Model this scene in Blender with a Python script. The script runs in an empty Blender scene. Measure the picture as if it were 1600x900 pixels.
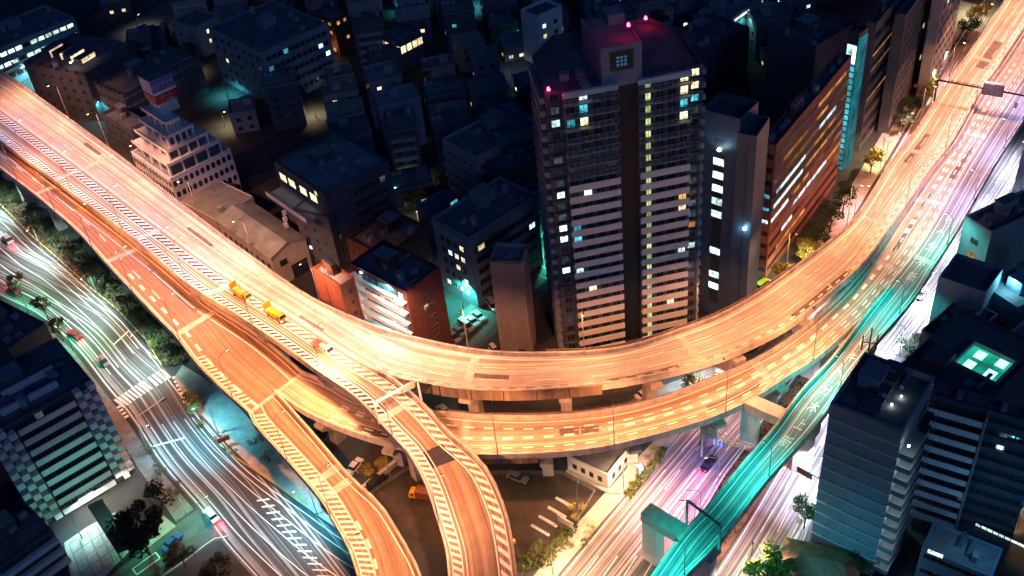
import bpy, math, random
from mathutils import Vector, Matrix
R = math.radians
rnd = random.Random(7)
SC = bpy.context.scene
COL = SC.collection

# ------------------------------------------------------------------ camera, world, city glow, exposure
CAM_H, FPX = 160.0, 1620.0                       # metres above street, focal length in pixels of a 1600 px wide frame
PITCH, ROLL = R(38.891), R(6.605)
cr, sr = math.cos(ROLL), math.sin(ROLL)
FW = Vector((0, math.cos(PITCH), -math.sin(PITCH)))
DN = Vector((0, -math.sin(PITCH), -math.cos(PITCH)))
RT = Vector((1, 0, 0))
cam_d = bpy.data.cameras.new('camera'); cam = bpy.data.objects.new('camera', cam_d); COL.objects.link(cam)
cx = cr*RT + sr*DN; cy = -(-sr*RT + cr*DN); cz = -FW
cam.matrix_world = Matrix(((cx.x, cy.x, cz.x, 0), (cx.y, cy.y, cz.y, 0), (cx.z, cy.z, cz.z, CAM_H), (0, 0, 0, 1)))
cam_d.sensor_width = 36; cam_d.lens = FPX/1600*36; cam_d.clip_start = 1; cam_d.clip_end = 6000
SC.camera = cam

w = bpy.data.worlds.new('World'); SC.world = w; w.use_nodes = True
nt = w.node_tree; bg = nt.nodes['Background']
sky = nt.nodes.new('ShaderNodeTexSky'); sky.sky_type = 'NISHITA'; sky.sun_disc = False
sky.sun_elevation = R(2); sky.sun_rotation = R(172)
mx = nt.nodes.new('ShaderNodeMix'); mx.data_type = 'RGBA'; mx.blend_type = 'MULTIPLY'; mx.inputs[0].default_value = 1
nt.links.new(sky.outputs[0], mx.inputs[6]); mx.inputs[7].default_value = (.006, .19, .80, 1)
nt.links.new(mx.outputs[2], bg.inputs[0]); bg.inputs[1].default_value = 0.115
sun_d = bpy.data.lights.new('city_glow', 'SUN'); sun_d.energy = .19; sun_d.angle = R(12); sun_d.color = (.36, .46, 1)
sun = bpy.data.objects.new('city_glow', sun_d); COL.objects.link(sun); sun.rotation_euler = (R(66), 0, R(8))  # soft frontal sun added to lift the tower bands and facing walls

SC.view_settings.view_transform = 'Standard'; SC.view_settings.look = 'None'
SC.view_settings.exposure = 0; SC.view_settings.gamma = 1
SC.cycles.use_denoising = True
SC.cycles.max_bounces = 5; SC.cycles.diffuse_bounces = 3; SC.cycles.glossy_bounces = 2
SC.cycles.sample_clamp_indirect = 6; SC.cycles.caustics_reflective = False; SC.cycles.caustics_refractive = False

def G(px, py, z=0.0):                            # the point at height z seen at a pixel of the photograph (1600 x 900)
    dx, dy = px-800, py-450
    a, b = dx*cr - dy*sr, dx*sr + dy*cr
    r = FW*FPX + DN*b + RT*a
    t = (z-CAM_H)/r.z
    return Vector((r.x*t, r.y*t, z))
def PX(p):
    q = Vector(p) - Vector((0, 0, CAM_H)); f = q.dot(FW)
    a, b = q.dot(RT)/f*FPX, q.dot(DN)/f*FPX
    return (800 + a*cr + b*sr, 450 - a*sr + b*cr, f)

# ------------------------------------------------------------------ materials
MATS = {}
def lin(c):
    return tuple(c) + (1,) if len(c) == 3 else c
def mat(name, col, rough=.75, var=.25, scale=.6, metal=0, spec=.3, col2=None, coord='Object', stretch=None):
    if name in MATS: return MATS[name]
    m = bpy.data.materials.new(name); m.use_nodes = True; n = m.node_tree; b = n.nodes['Principled BSDF']
    tc = n.nodes.new('ShaderNodeTexCoord'); mp = n.nodes.new('ShaderNodeMapping')
    n.links.new(tc.outputs[coord], mp.inputs[0])
    if stretch: mp.inputs['Scale'].default_value = stretch
    nz = n.nodes.new('ShaderNodeTexNoise'); nz.inputs['Scale'].default_value = scale; nz.inputs['Detail'].default_value = 6; nz.inputs['Roughness'].default_value = .65
    n.links.new(mp.outputs[0], nz.inputs['Vector'])
    rp = n.nodes.new('ShaderNodeValToRGB'); rp.color_ramp.elements[0].position = .3; rp.color_ramp.elements[1].position = .7
    c2 = col2 or tuple(min(1, x*(1+var)) for x in col)
    rp.color_ramp.elements[0].color = lin(tuple(x*(1-var) for x in col)); rp.color_ramp.elements[1].color = lin(c2)
    n.links.new(nz.outputs[0], rp.inputs[0]); n.links.new(rp.outputs[0], b.inputs['Base Color'])
    b.inputs['Roughness'].default_value = rough; b.inputs['Metallic'].default_value = metal
    b.inputs['Specular IOR Level'].default_value = spec
    MATS[name] = m; return m
def emat(name, col, s, var=0.0, scale=1.2):
    if name in MATS: return MATS[name]
    m = bpy.data.materials.new(name); m.use_nodes = True; n = m.node_tree; n.nodes.clear()
    o = n.nodes.new('ShaderNodeOutputMaterial'); e = n.nodes.new('ShaderNodeEmission'); n.links.new(e.outputs[0], o.inputs[0])
    e.inputs[0].default_value = lin(col); e.inputs[1].default_value = s
    if var:
        oi = n.nodes.new('ShaderNodeObjectInfo'); tc = n.nodes.new('ShaderNodeTexCoord'); ad = n.nodes.new('ShaderNodeVectorMath'); ad.operation = 'ADD'
        ml = n.nodes.new('ShaderNodeMath'); ml.operation = 'MULTIPLY'; ml.inputs[1].default_value = 90
        n.links.new(oi.outputs['Random'], ml.inputs[0]); n.links.new(tc.outputs['Object'], ad.inputs[0]); n.links.new(ml.outputs[0], ad.inputs[1])
        nz = n.nodes.new('ShaderNodeTexNoise'); nz.inputs['Scale'].default_value = scale; nz.inputs['Detail'].default_value = 3
        n.links.new(ad.outputs[0], nz.inputs['Vector'])
        mr = n.nodes.new('ShaderNodeMapRange'); mr.inputs[1].default_value = .3; mr.inputs[2].default_value = .7; mr.inputs[3].default_value = s*(1-var); mr.inputs[4].default_value = s*(1+var)
        n.links.new(nz.outputs[0], mr.inputs[0])
        wv = n.nodes.new('ShaderNodeTexWave'); wv.wave_type = 'BANDS'; wv.bands_direction = 'X'; wv.inputs['Scale'].default_value = 1.1; wv.inputs['Distortion'].default_value = 2.5; n.links.new(ad.outputs[0], wv.inputs['Vector'])
        m2 = n.nodes.new('ShaderNodeMapRange'); m2.inputs[3].default_value = .45; m2.inputs[4].default_value = 1.15; n.links.new(wv.outputs['Fac'], m2.inputs[0])      # drawn curtains
        m3 = n.nodes.new('ShaderNodeMapRange'); m3.inputs[3].default_value = .35; m3.inputs[4].default_value = 1.35; n.links.new(oi.outputs['Random'], m3.inputs[0])
        p1 = n.nodes.new('ShaderNodeMath'); p1.operation = 'MULTIPLY'; p2 = n.nodes.new('ShaderNodeMath'); p2.operation = 'MULTIPLY'
        n.links.new(mr.outputs[0], p1.inputs[0]); n.links.new(m2.outputs[0], p1.inputs[1]); n.links.new(p1.outputs[0], p2.inputs[0]); n.links.new(m3.outputs[0], p2.inputs[1]); n.links.new(p2.outputs[0], e.inputs[1])
    MATS[name] = m; return m
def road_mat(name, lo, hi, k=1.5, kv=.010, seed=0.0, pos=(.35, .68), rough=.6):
    """asphalt with streaks along the carriageway, tyre polish with traffic light trails painted in (UV: metres across, metres along)"""
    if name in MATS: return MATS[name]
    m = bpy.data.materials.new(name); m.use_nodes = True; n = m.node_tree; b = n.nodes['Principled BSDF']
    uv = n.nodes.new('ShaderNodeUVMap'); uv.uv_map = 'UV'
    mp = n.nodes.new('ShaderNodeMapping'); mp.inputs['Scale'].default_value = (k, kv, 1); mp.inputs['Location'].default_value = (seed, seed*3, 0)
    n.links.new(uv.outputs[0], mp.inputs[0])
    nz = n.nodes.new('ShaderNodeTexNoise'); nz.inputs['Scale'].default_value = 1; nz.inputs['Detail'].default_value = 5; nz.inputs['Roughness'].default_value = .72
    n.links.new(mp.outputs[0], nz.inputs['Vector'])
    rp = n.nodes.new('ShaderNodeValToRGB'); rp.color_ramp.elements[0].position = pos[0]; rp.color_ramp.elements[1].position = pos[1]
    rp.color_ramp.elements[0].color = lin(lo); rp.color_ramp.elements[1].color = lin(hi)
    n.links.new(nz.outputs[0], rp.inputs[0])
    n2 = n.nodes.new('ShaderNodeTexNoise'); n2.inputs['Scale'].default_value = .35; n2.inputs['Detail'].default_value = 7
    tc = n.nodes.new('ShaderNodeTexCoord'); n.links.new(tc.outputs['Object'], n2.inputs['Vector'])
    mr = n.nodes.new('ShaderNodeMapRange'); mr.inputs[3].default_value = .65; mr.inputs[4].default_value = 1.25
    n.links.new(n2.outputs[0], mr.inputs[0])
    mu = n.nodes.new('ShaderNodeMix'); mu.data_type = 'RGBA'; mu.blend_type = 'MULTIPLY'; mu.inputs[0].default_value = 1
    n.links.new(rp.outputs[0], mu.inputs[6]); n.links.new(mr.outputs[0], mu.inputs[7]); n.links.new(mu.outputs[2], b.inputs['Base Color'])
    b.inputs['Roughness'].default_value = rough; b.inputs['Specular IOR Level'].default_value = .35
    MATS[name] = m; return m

M = dict(
 ground=mat('ground_asphalt', (.05, .052, .055), .85, .4, .08),
 conc=mat('concrete', (.42, .40, .37), .8, .3, .5), conc_d=mat('dark_concrete', (.22, .22, .22), .85, .35, .4),
 barrier=mat('barrier_concrete', (.52, .48, .43), .85, .38, .55, stretch=(1, 1, .4)), paint=mat('road_paint', (.8, .79, .75), .6, .12, 2.5),
 ypaint=mat('yellow_paint', (.75, .5, .1), .6, .15, 2.5),
 steel=mat('galvanised_steel', (.35, .36, .38), .45, .2, 2, .7), dsteel=mat('dark_steel', (.06, .065, .07), .5, .3, 2, .4),
 teal_steel=mat('green_painted_steel', (.16, .40, .36), .5, .2, 1.5), screen=mat('noise_screen', (.20, .15, .11), .7, .5, .9, stretch=(1, 1, .1)),
 pave=mat('paving', (.40, .37, .33), .85, .25, .5), pave_d=mat('old_paving', (.2, .19, .18), .85, .35, .5), soil=mat('soil', (.13, .075, .045), .95, .55, .35),
 white=mat('white_render', (.74, .72, .71), .8, .12, .35), grey=mat('grey_render', (.26, .28, .31), .8, .2, .3), dgrey=mat('dark_render', (.09, .10, .125), .8, .25, .3),
 beige=mat('beige_tile', (.48, .42, .35), .75, .18, .4), brick_o=mat('orange_brick_tile', (.24, .075, .04), .8, .3, .8), brick=mat('brick_tile', (.11, .045, .04), .8, .3, .8), brown=mat('brown_cladding', (.36, .30, .28), .6, .2, .5),
 navy=mat('navy_panel', (.07, .11, .17), .45, .25, .3), bluegrey=mat('blue_grey_panel', (.20, .25, .33), .6, .18, .3), stripe=mat('ribbed_panel', (.27, .30, .34), .6, .14, .3),
 orange=mat('terracotta_panel', (.30, .11, .07), .7, .25, .3),
 roof=mat('roof_membrane', (.15, .16, .17), .9, .4, .25), roof_b=mat('grey_roof', (.24, .25, .26), .9, .35, .2), roof_g=mat('sheet_metal_roof', (.21, .22, .20), .6, .3, .3), rtile=mat('red_roof_tile', (.25, .09, .06), .8, .35, 1),
 glass=mat('dark_glass', (.03, .035, .045), .12, .3, .5, 0, .6), frame=mat('window_frame', (.13, .135, .14), .5, .15, 3),
 tyre=mat('tyre', (.02, .02, .02), .9, .2, 5), leaf=mat('leaf', (.075, .10, .025), .7, .55, .9), leaf_d=mat('dark_leaf', (.03, .055, .022), .7, .55, .9), leaf_y=mat('yellow_leaf', (.24, .21, .04), .7, .45, .9), bark=mat('bark', (.11, .075, .05), .95, .4, 3),  # on trees the yellow leaf tone stands in for lamplight
 cw=emat('lit_cool_white', (.70, 1, .92), 2.6, .7), ww=emat('lit_warm_white', (1, .80, .48), 2.2, .7), cy=emat('lit_cyan', (.10, .62, .80), 1.1, .7),
 yg=emat('lit_yellow_green', (.72, .85, .36), 1.1, .4), dim=emat('lit_dim', (.30, .42, .52), .22, .8), am=emat('lit_amber', (1, .45, .12), 1.3, .6),
 strip=emat('lit_strip', (.66, .95, .95), 2.4, .8, .5), strip_o=emat('lit_strip_amber', (1, .45, .12), .55, .9, .4), tealw=emat('lit_teal_glass', (.12, .72, .85), 1.3, .8, .35),
 head=emat('headlamp', (.92, .96, 1), 18), tail=emat('tail_lamp', (1, .03, .05), 9), sodium=emat('sodium_lamp', (1, .62, .25), 30), cool=emat('cool_lamp', (.8, 1, .97), 30), tealL=emat('teal_lamp', (.35, 1, .85), 30), red=emat('red_beacon', (1, .02, .12), 40),
)
for k, c in dict(p_white=(.75, .75, .74), p_silver=(.5, .51, .53), p_black=(.02, .02, .022), p_red=(.4, .03, .03), p_blue=(.04, .12, .35), p_yellow=(.75, .45, .02), p_grey=(.2, .21, .22)).items():
    M[k] = mat('car_'+k, c, .3, .05, 1, .1, .5)

# ------------------------------------------------------------------ mesh builder
class MB:
    def __init__(s): s.v = []; s.f = []; s.m = []; s.uv = {}
    def quad(s, pts, mi=0, uv=None):
        i = len(s.v); s.v += [tuple(p) for p in pts]; s.f.append(tuple(range(i, i+len(pts)))); s.m.append(mi)
        if uv: s.uv[len(s.f)-1] = uv
    def box(s, x0, x1, y0, y1, z0, z1, mi=0, top=None):
        t = top or (x0, x1, y0, y1)
        i = len(s.v)
        s.v += [(x0, y0, z0), (x1, y0, z0), (x1, y1, z0), (x0, y1, z0), (t[0], t[2], z1), (t[1], t[2], z1), (t[1], t[3], z1), (t[0], t[3], z1)]
        for q in ((0, 3, 2, 1), (4, 5, 6, 7), (0, 1, 5, 4), (1, 2, 6, 5), (2, 3, 7, 6), (3, 0, 4, 7)): s.f.append(tuple(i+k for k in q)); s.m.append(mi)
        return s
    def prism(s, poly, z0, z1, mi=0, cap=True, bottom=False):
        n = len(poly); i = len(s.v)
        s.v += [(p[0], p[1], z0) for p in poly] + [(p[0], p[1], z1) for p in poly]
        for k in range(n): s.f.append((i+k, i+(k+1) % n, i+n+(k+1) % n, i+n+k)); s.m.append(mi)
        if cap: s.f.append(tuple(range(i+n, i+2*n))); s.m.append(mi)
        if bottom: s.f.append(tuple(reversed(range(i, i+n)))); s.m.append(mi)
        return s
    def tube(s, p, q, r0, r1=None, n=8, mi=0):
        p, q = Vector(p), Vector(q); r1 = r0 if r1 is None else r1
        d = (q-p).normalized(); a = d.orthogonal().normalized(); b = d.cross(a); i = len(s.v)
        for c, r in ((p, r0), (q, r1)):
            for k in range(n):
                t = 2*math.pi*k/n; s.v.append(tuple(c + a*(r*math.cos(t)) + b*(r*math.sin(t))))
        for k in range(n): s.f.append((i+k, i+(k+1) % n, i+n+(k+1) % n, i+n+k)); s.m.append(mi)
        s.f.append(tuple(reversed(range(i, i+n)))); s.f.append(tuple(range(i+n, i+2*n))); s.m += [mi, mi]
        return s
    def mesh(s, name, mats):
        me = bpy.data.meshes.new(name); me.from_pydata(s.v, [], s.f)
        for x in (mats if isinstance(mats, (list, tuple)) else [mats]): me.materials.append(x)
        me.polygons.foreach_set('material_index', s.m)
        if s.uv:
            ul = me.uv_layers.new(name='UV')
            for fi, u in s.uv.items():
                for k, li in enumerate(me.polygons[fi].loop_indices): ul.data[li].uv = u[k]
        me.update(); return me
    def build(s, name, mats, parent=None, **kw):
        return link(name, s.mesh(name, mats), parent, **kw)
def link(name, me, parent=None, loc=None, rz=None, label=None, cat=None, group=None, kind=None):
    o = bpy.data.objects.new(name, me); COL.objects.link(o)
    if parent: o.parent = parent
    if loc is not None: o.location = loc
    if rz is not None: o.rotation_euler = (0, 0, rz)
    for k, v in (('label', label), ('category', cat), ('group', group), ('kind', kind)):
        if v: o[k] = v
    return o
def thing(name, label, cat, loc=(0, 0, 0), rz=0, group=None):
    return link(name, None, None, loc, rz, label, cat, group)
ORD = ['first', 'second', 'third', 'fourth', 'fifth', 'sixth', 'seventh', 'eighth', 'ninth', 'tenth', 'eleventh', 'twelfth', 'thirteenth', 'fourteenth', 'fifteenth', 'sixteenth', 'seventeenth', 'eighteenth', 'nineteenth', 'twentieth']
def spot(parent, loc, col, power, size=R(140), blend=.55, rad=.35, rot=(0, 0, 0), name='lamp_light'):
    l = bpy.data.lights.new(name, 'SPOT'); l.energy = power; l.color = col; l.spot_size = size; l.spot_blend = blend; l.shadow_soft_size = rad
    o = bpy.data.objects.new(name, l); COL.objects.link(o); o.parent = parent; o.location = loc; o.rotation_euler = rot; return o
def point(parent, loc, col, power, rad=.3, name='lamp_light'):
    l = bpy.data.lights.new(name, 'POINT'); l.energy = power; l.color = col; l.shadow_soft_size = rad
    o = bpy.data.objects.new(name, l); COL.objects.link(o); o.parent = parent; o.location = loc; return o
FOOT = []                                        # (centre, radius) of everything standing on the ground, for the fill blocks

# ------------------------------------------------------------------ ribbons (carriageways)
def crom(p, t):
    i = min(int(t), len(p)-2); u = t-i
    p0, p1, p2, p3 = p[max(i-1, 0)], p[i], p[i+1], p[min(i+2, len(p)-1)]
    return .5*((2*p1) + (p2-p0)*u + (2*p0-5*p1+4*p2-p3)*u*u + (3*p1-p0-3*p2+p3)*u*u*u)
class Ribbon:
    def __init__(s, pairs, zs, sub=8):
        n = len(pairs)
        if not isinstance(zs, (list, tuple)): zs = [zs]*n
        A = [G(a[0], a[1], z) for (a, b), z in zip(pairs, zs)]; B = [G(b[0], b[1], z) for (a, b), z in zip(pairs, zs)]
        s.a = []; s.b = []
        for k in range((n-1)*sub+1):
            t = k/sub; s.a.append(crom(A, min(t, n-1-1e-6))); s.b.append(crom(B, min(t, n-1-1e-6)))
        s.v = [0]
        for k in range(1, len(s.a)): s.v.append(s.v[-1] + ((s.a[k]+s.b[k])/2 - (s.a[k-1]+s.b[k-1])/2).length)
        s.L = s.v[-1]; s.key = [s.v[min(i*sub, len(s.v)-1)] for i in range(n)]
        for k in range(0, len(s.a), 2): FOOT.append((((s.a[k]+s.b[k])/2).xy, (s.a[k]-s.b[k]).length/2+1))
    def ix(s, v):
        v = min(max(v, 0), s.L-1e-6); lo, hi = 0, len(s.v)-1
        while hi-lo > 1:
            m = (lo+hi)//2
            if s.v[m] <= v: lo = m
            else: hi = m
        return lo, (v-s.v[lo])/(s.v[lo+1]-s.v[lo])
    def at(s, f, v, dz=0.0):
        i, u = s.ix(v); a = s.a[i].lerp(s.a[i+1], u); b = s.b[i].lerp(s.b[i+1], u)
        p = a.lerp(b, f); return Vector((p.x, p.y, p.z+dz))
    def wid(s, v):
        return (s.at(0, v)-s.at(1, v)).length
    def m(s, off, v, dz=0.0):                    # off in metres from the a side (negative: outside); from the b side when off is a tuple
        w_ = s.wid(v); f = 1-off[0]/w_ if isinstance(off, tuple) else off/w_
        return s.at(f, v, dz)
    def dir(s, v):
        return (s.at(.5, min(v+1, s.L)) - s.at(.5, max(v-1, 0))).normalized()
    def vs(s, v0, v1, step=4):
        n = max(1, int((v1-v0)/step)); return [v0+(v1-v0)*k/n for k in range(n+1)]
    def sheet(s, mb, f0, f1, v0=0, v1=None, dz=0.0, mi=0, cross=4):
        v1 = s.L if v1 is None else v1
        q = s.vs(v0, v1)
        for p, r in zip(q, q[1:]):
            for c in range(cross):
                fa, fb = f0+(f1-f0)*c/cross, f0+(f1-f0)*(c+1)/cross
                wp, wr = s.wid(p), s.wid(r)
                mb.quad([s.at(fa, p, dz), s.at(fb, p, dz), s.at(fb, r, dz), s.at(fa, r, dz)], mi, [(fa*wp, p), (fb*wp, p), (fb*wr, r), (fa*wr, r)])
    def line(s, mb, off, wd, v0, v1, dz, mi=0):
        q = s.vs(v0, v1, 3)
        o2 = (off[0]+wd,) if isinstance(off, tuple) else off+wd
        for p, r in zip(q, q[1:]): mb.quad([s.m(off, p, dz), s.m(o2, p, dz), s.m(o2, r, dz), s.m(off, r, dz)], mi)
    def dashes(s, mb, off, wd, v0, v1, on, gap, dz, mi=0):
        v = v0
        while v+on < v1: s.line(mb, off, wd, v, v+on, dz, mi); v += on+gap
    def bars(s, mb, o0, o1, v0, v1, th, gap, skew, dz, mi=0):
        v = v0
        while v+th < v1:
            mb.quad([s.m(o0, v, dz), s.m(o1, v+skew, dz), s.m(o1, v+skew+th, dz), s.m(o0, v+th, dz)], mi); v += th+gap
    def profile(s, mb, prof, v0, v1, mi=0, step=4, side='a'):
        """sweep a closed profile of (metres outward from one side, dz)"""
        q = s.vs(v0, v1, step); rings = []
        for v in q:
            rings.append([s.m(-o if side == 'a' else (-o,), v, z) for o, z in prof])
        i = len(mb.v); n = len(prof)
        for r in rings: mb.v += [tuple(p) for p in r]
        for k in range(len(q)-1):
            for j in range(n):
                mb.f.append((i+k*n+j, i+k*n+(j+1) % n, i+(k+1)*n+(j+1) % n, i+(k+1)*n+j)); mb.m.append(mi)
        for k in (0, len(q)-1): mb.f.append(tuple(i+k*n+j for j in range(n))); mb.m.append(mi)
# ------------------------------------------------------------------ ground and streets
def struct(name, mb, m, parent=None): return mb.build(name, m, parent, kind=None if parent else 'structure')
g = MB(); g.quad([(-2500, -600, 0), (2500, -600, 0), (2500, 3000, 0), (-2500, 3000, 0)])
struct('ground', g, M['ground'])

RB = {}
RB['A'] = Ribbon([((-80, 118), (-25, 95)), ((0, 173), (53, 150)), ((125, 265), (179, 242)), ((249, 359), (301, 337)), ((341, 426), (390, 404)), ((445, 491), (486, 470)), ((542, 555), (588, 516)),
  ((605, 588), (655, 535)), ((700, 608), (725, 550)), ((760, 613), (775, 556)), ((830, 613), (832, 558)), ((940, 604), (925, 555)), ((1020, 590), (990, 545)), ((1100, 570), (1060, 522)), ((1165, 545), (1120, 500)),
  ((1237, 507), (1187, 463)), ((1300, 457), (1250, 417)), ((1345, 417), (1295, 383)), ((1395, 350), (1342, 339)), ((1450, 270), (1393, 258)), ((1487, 222), (1432, 208)), ((1527, 150), (1478, 138)), ((1562, 100), (1515, 86)), ((1600, 42), (1556, 28)), ((1640, -20), (1598, -36)), ((1690, -95), (1650, -112))],
  [16]*17+[15.5, 15, 14.5, 14, 14, 14, 14, 14, 14])
RB['B'] = Ribbon([((-90, 152), (-80, 118)), ((-40, 190), (0, 173)), ((85, 282), (125, 265)), ((212, 375), (249, 359)), ((295, 445), (341, 426)), ((400, 512), (445, 491)), ((495, 579), (542, 555)), ((560, 625), (612, 596)), ((607, 675), (667, 642)),
  ((640, 710), (700, 680)), ((667, 757), (755, 731)), ((687, 815), (785, 792)), ((700, 860), (797, 840)), ((705, 900), (805, 895)), ((708, 960), (812, 960))], [16]*9+[15.5, 15, 14.5, 14, 13.5, 13])
RB['C'] = Ribbon([((-60, 215), (-25, 198)), ((0, 262), (36, 247)), ((62, 310), (96, 296)), ((125, 365), (165, 348)), ((170, 415), (223, 393)), ((200, 447), (257, 420)), ((257, 507), (318, 472)), ((280, 530), (345, 490)), ((312, 572), (395, 522)), ((350, 610), (436, 554)), ((392, 647), (472, 586))], [13, 13, 13, 13, 13, 12.5, 12, 12, 11.5, 11, 10.5])
RB['C1'] = Ribbon([((392, 647), (430, 617)), ((400, 665), (447, 635)), ((452, 722), (497, 692)), ((502, 780), (547, 750)), ((532, 830), (592, 792)), ((552, 868), (617, 830)), ((565, 920), (648, 885)), ((572, 980), (672, 950))], [10.5, 10.4, 10, 9.5, 9, 8.5, 8, 7.5])
RB['D'] = Ribbon([((433, 614), (472, 586)), ((470, 640), (512, 602)), ((525, 667), (560, 628)), ((600, 692), (632, 645)), ((680, 708), (700, 650)), ((745, 713), (752, 655)), ((840, 711), (840, 656)), ((930, 703), (925, 650)), ((1000, 688), (985, 640)), ((1060, 672), (1040, 625)), ((1130, 648), (1105, 600)), ((1185, 620), (1155, 579)), ((1230, 590), (1205, 553)),
  ((1275, 562), (1248, 524)), ((1325, 517), (1290, 488)), ((1360, 484), (1322, 457)), ((1393, 445), (1350, 425)), ((1425, 405), (1378, 388)), ((1457, 357), (1403, 350)), ((1500, 282), (1457, 272)), ((1530, 232), (1495, 224)), ((1575, 163), (1535, 152)), ((1608, 112), (1570, 102)), ((1645, 56), (1608, 44)), ((1690, -5), (1648, -18)), ((1740, -80), (1698, -93))],
  [10.5, 10.2, 10, 10, 10, 10, 10, 10, 10.5, 11, 11.5, 12, 12.5, 13, 13.5, 13.8]+[14]*10)
RB['E'] = Ribbon([((985, 955), (1012, 972)), ((1025, 900), (1054, 917)), ((1070, 837), (1110, 861)), ((1112, 792), (1149, 814)), ((1162, 730), (1197, 751)), ((1212, 672), (1249, 694)), ((1250, 620), (1290, 644)), ((1305, 560), (1334, 577)), ((1360, 487), (1393, 507)), ((1393, 445), (1428, 465)), ((1425, 405), (1456, 420)), ((1457, 357), (1491, 365)),
  ((1500, 282), (1533, 292)), ((1530, 232), (1563, 242)), ((1575, 163), (1608, 173)), ((1608, 112), (1640, 120)), ((1645, 56), (1680, 66)), ((1690, -5), (1725, 5)), ((1740, -80), (1775, -70))], [13.5]*7+[13.8]+[14]*11)

A_ = road_mat('deck_asphalt_streaked', (.24, .21, .19), (.66, .60, .55), 2.3, .0035, 1.3, (.41, .66))  # pale streaks in the main road colours stand in for headlight trails
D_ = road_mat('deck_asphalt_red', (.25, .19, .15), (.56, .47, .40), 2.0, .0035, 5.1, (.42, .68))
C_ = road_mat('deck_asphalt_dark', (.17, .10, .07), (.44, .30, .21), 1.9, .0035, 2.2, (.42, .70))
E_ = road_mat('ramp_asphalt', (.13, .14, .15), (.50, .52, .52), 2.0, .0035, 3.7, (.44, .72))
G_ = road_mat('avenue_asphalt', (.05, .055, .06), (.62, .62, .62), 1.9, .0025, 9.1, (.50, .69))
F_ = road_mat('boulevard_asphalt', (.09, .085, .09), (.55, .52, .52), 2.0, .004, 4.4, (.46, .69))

def viaduct(rb, name, label, rmat, bars_a=None, bars_b=None, piers=(), girder=True, fence=None, joints=True):
    t = thing(name, label, 'viaduct', rb.at(.5, rb.L/2)*1.0); off = t.location.copy(); off.z = 0; t.location = off
    def part(nm, mb, m, par=None):
        mb.v = [(x-off.x, y-off.y, z) for x, y, z in mb.v]
        return mb.build(nm, m, par or t)
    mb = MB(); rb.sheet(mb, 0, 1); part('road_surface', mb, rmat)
    mb = MB()                                     # box girder under the slab
    W = lambda v: rb.wid(v)
    q = rb.vs(0, rb.L, 5); rings = []
    for v in q:
        rings.append([rb.m(-.3, v, -.02), rb.m(-.3, v, -.5), rb.at(.18, v, -1.0), rb.at(.22, v, -2.5), rb.at(.78, v, -2.5), rb.at(.82, v, -1.0), rb.m((-.3,), v, -.5), rb.m((-.3,), v, -.02)])
    i = len(mb.v)
    for r in rings: mb.v += [tuple(p) for p in r]
    for k in range(len(q)-1):
        for j in range(7): mb.f.append((i+k*8+j, i+k*8+j+1, i+(k+1)*8+j+1, i+(k+1)*8+j)); mb.m.append(0)
    part('girder', mb, M['conc_d'])
    prof = [(0, -.6), (0, 1.05), (.42, 1.05), (.42, -.6)]
    for side, rng in (('a', bars_a), ('b', bars_b)):
        for v0, v1 in (rng if rng is not None else [(0, rb.L)]):
            mb = MB(); rb.profile(mb, prof, v0, v1, side=side); b = part('barrier', mb, M['barrier'])
            m2 = MB(); rb.profile(m2, [(.08, 1.35), (.08, 1.43), (.16, 1.43), (.16, 1.35)], v0, v1, side=side)
            v = v0+1
            while v < v1-1:
                p = rb.m(-.12 if side == 'a' else (-.12,), v, 1.04); m2.tube(p, p+Vector((0, 0, .36)), .05, n=5); v += 3
            m2.v = [(x-off.x, y-off.y, z) for x, y, z in m2.v]; m2.build('guard_rail', M['steel'], b)
    if fence:
        for side, v0, v1, h in fence:             # tall screen with posts on one edge
            mb = MB(); rb.profile(mb, [(.5, -1.6), (.5, h), (.62, h), (.62, -1.6)], v0, v1, side=side); f = part('noise_screen', mb, M['screen'])
            v = v0
            while v <= v1:
                p = rb.m(-.72 if side == 'a' else (-.72,), v, -1.6)-off; m2 = MB(); m2.tube(p, p+Vector((0, 0, h+1.8)), .09, n=5); v += 6; m2.build('screen_post', M['dsteel'], f)
    for v in piers:
        c = rb.at(.5, v); d = rb.dir(v); n = Vector((-d.y, d.x, 0)); w_ = rb.wid(v); zt = c.z-2.5
        mb = MB()
        col = [c-d*1.1-n*1.4, c+d*1.1-n*1.4, c+d*1.1+n*1.4, c-d*1.1+n*1.4]; mb.prism([p.xy for p in col], -.3, zt-1.6)
        k0 = [c-d*1.25-n*1.6, c+d*1.25-n*1.6, c+d*1.25+n*1.6, c-d*1.25+n*1.6]; hw = w_*.5+.2
        k1 = [c-d*1.25-n*hw, c+d*1.25-n*hw, c+d*1.25+n*hw, c-d*1.25+n*hw]; i = len(mb.v)
        for lay, z in ((k0, zt-2.6), (k1, zt-.9), (k1, zt+.05)): mb.v += [(p.x, p.y, z) for p in lay]
        for a in (0, 4):
            for j in range(4): mb.f.append((i+a+j, i+a+(j+1) % 4, i+a+4+(j+1) % 4, i+a+4+j)); mb.m.append(0)
        mb.f.append((i+8, i+9, i+10, i+11)); mb.m.append(0)
        part('pier', mb, M['conc'])
    if joints:
        for v in (piers if joints is True else joints):
            mb = MB(); mb.quad([rb.at(.01, v-.9, .012), rb.at(.99, v-.9, .012), rb.at(.99, v+.9, .012), rb.at(.01, v+.9, .012)]); part('expansion_joint', mb, M['conc'])
    return t, part
A, B, C, C1, D, E = (RB[k] for k in ('A', 'B', 'C', 'C1', 'D', 'E'))
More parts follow.
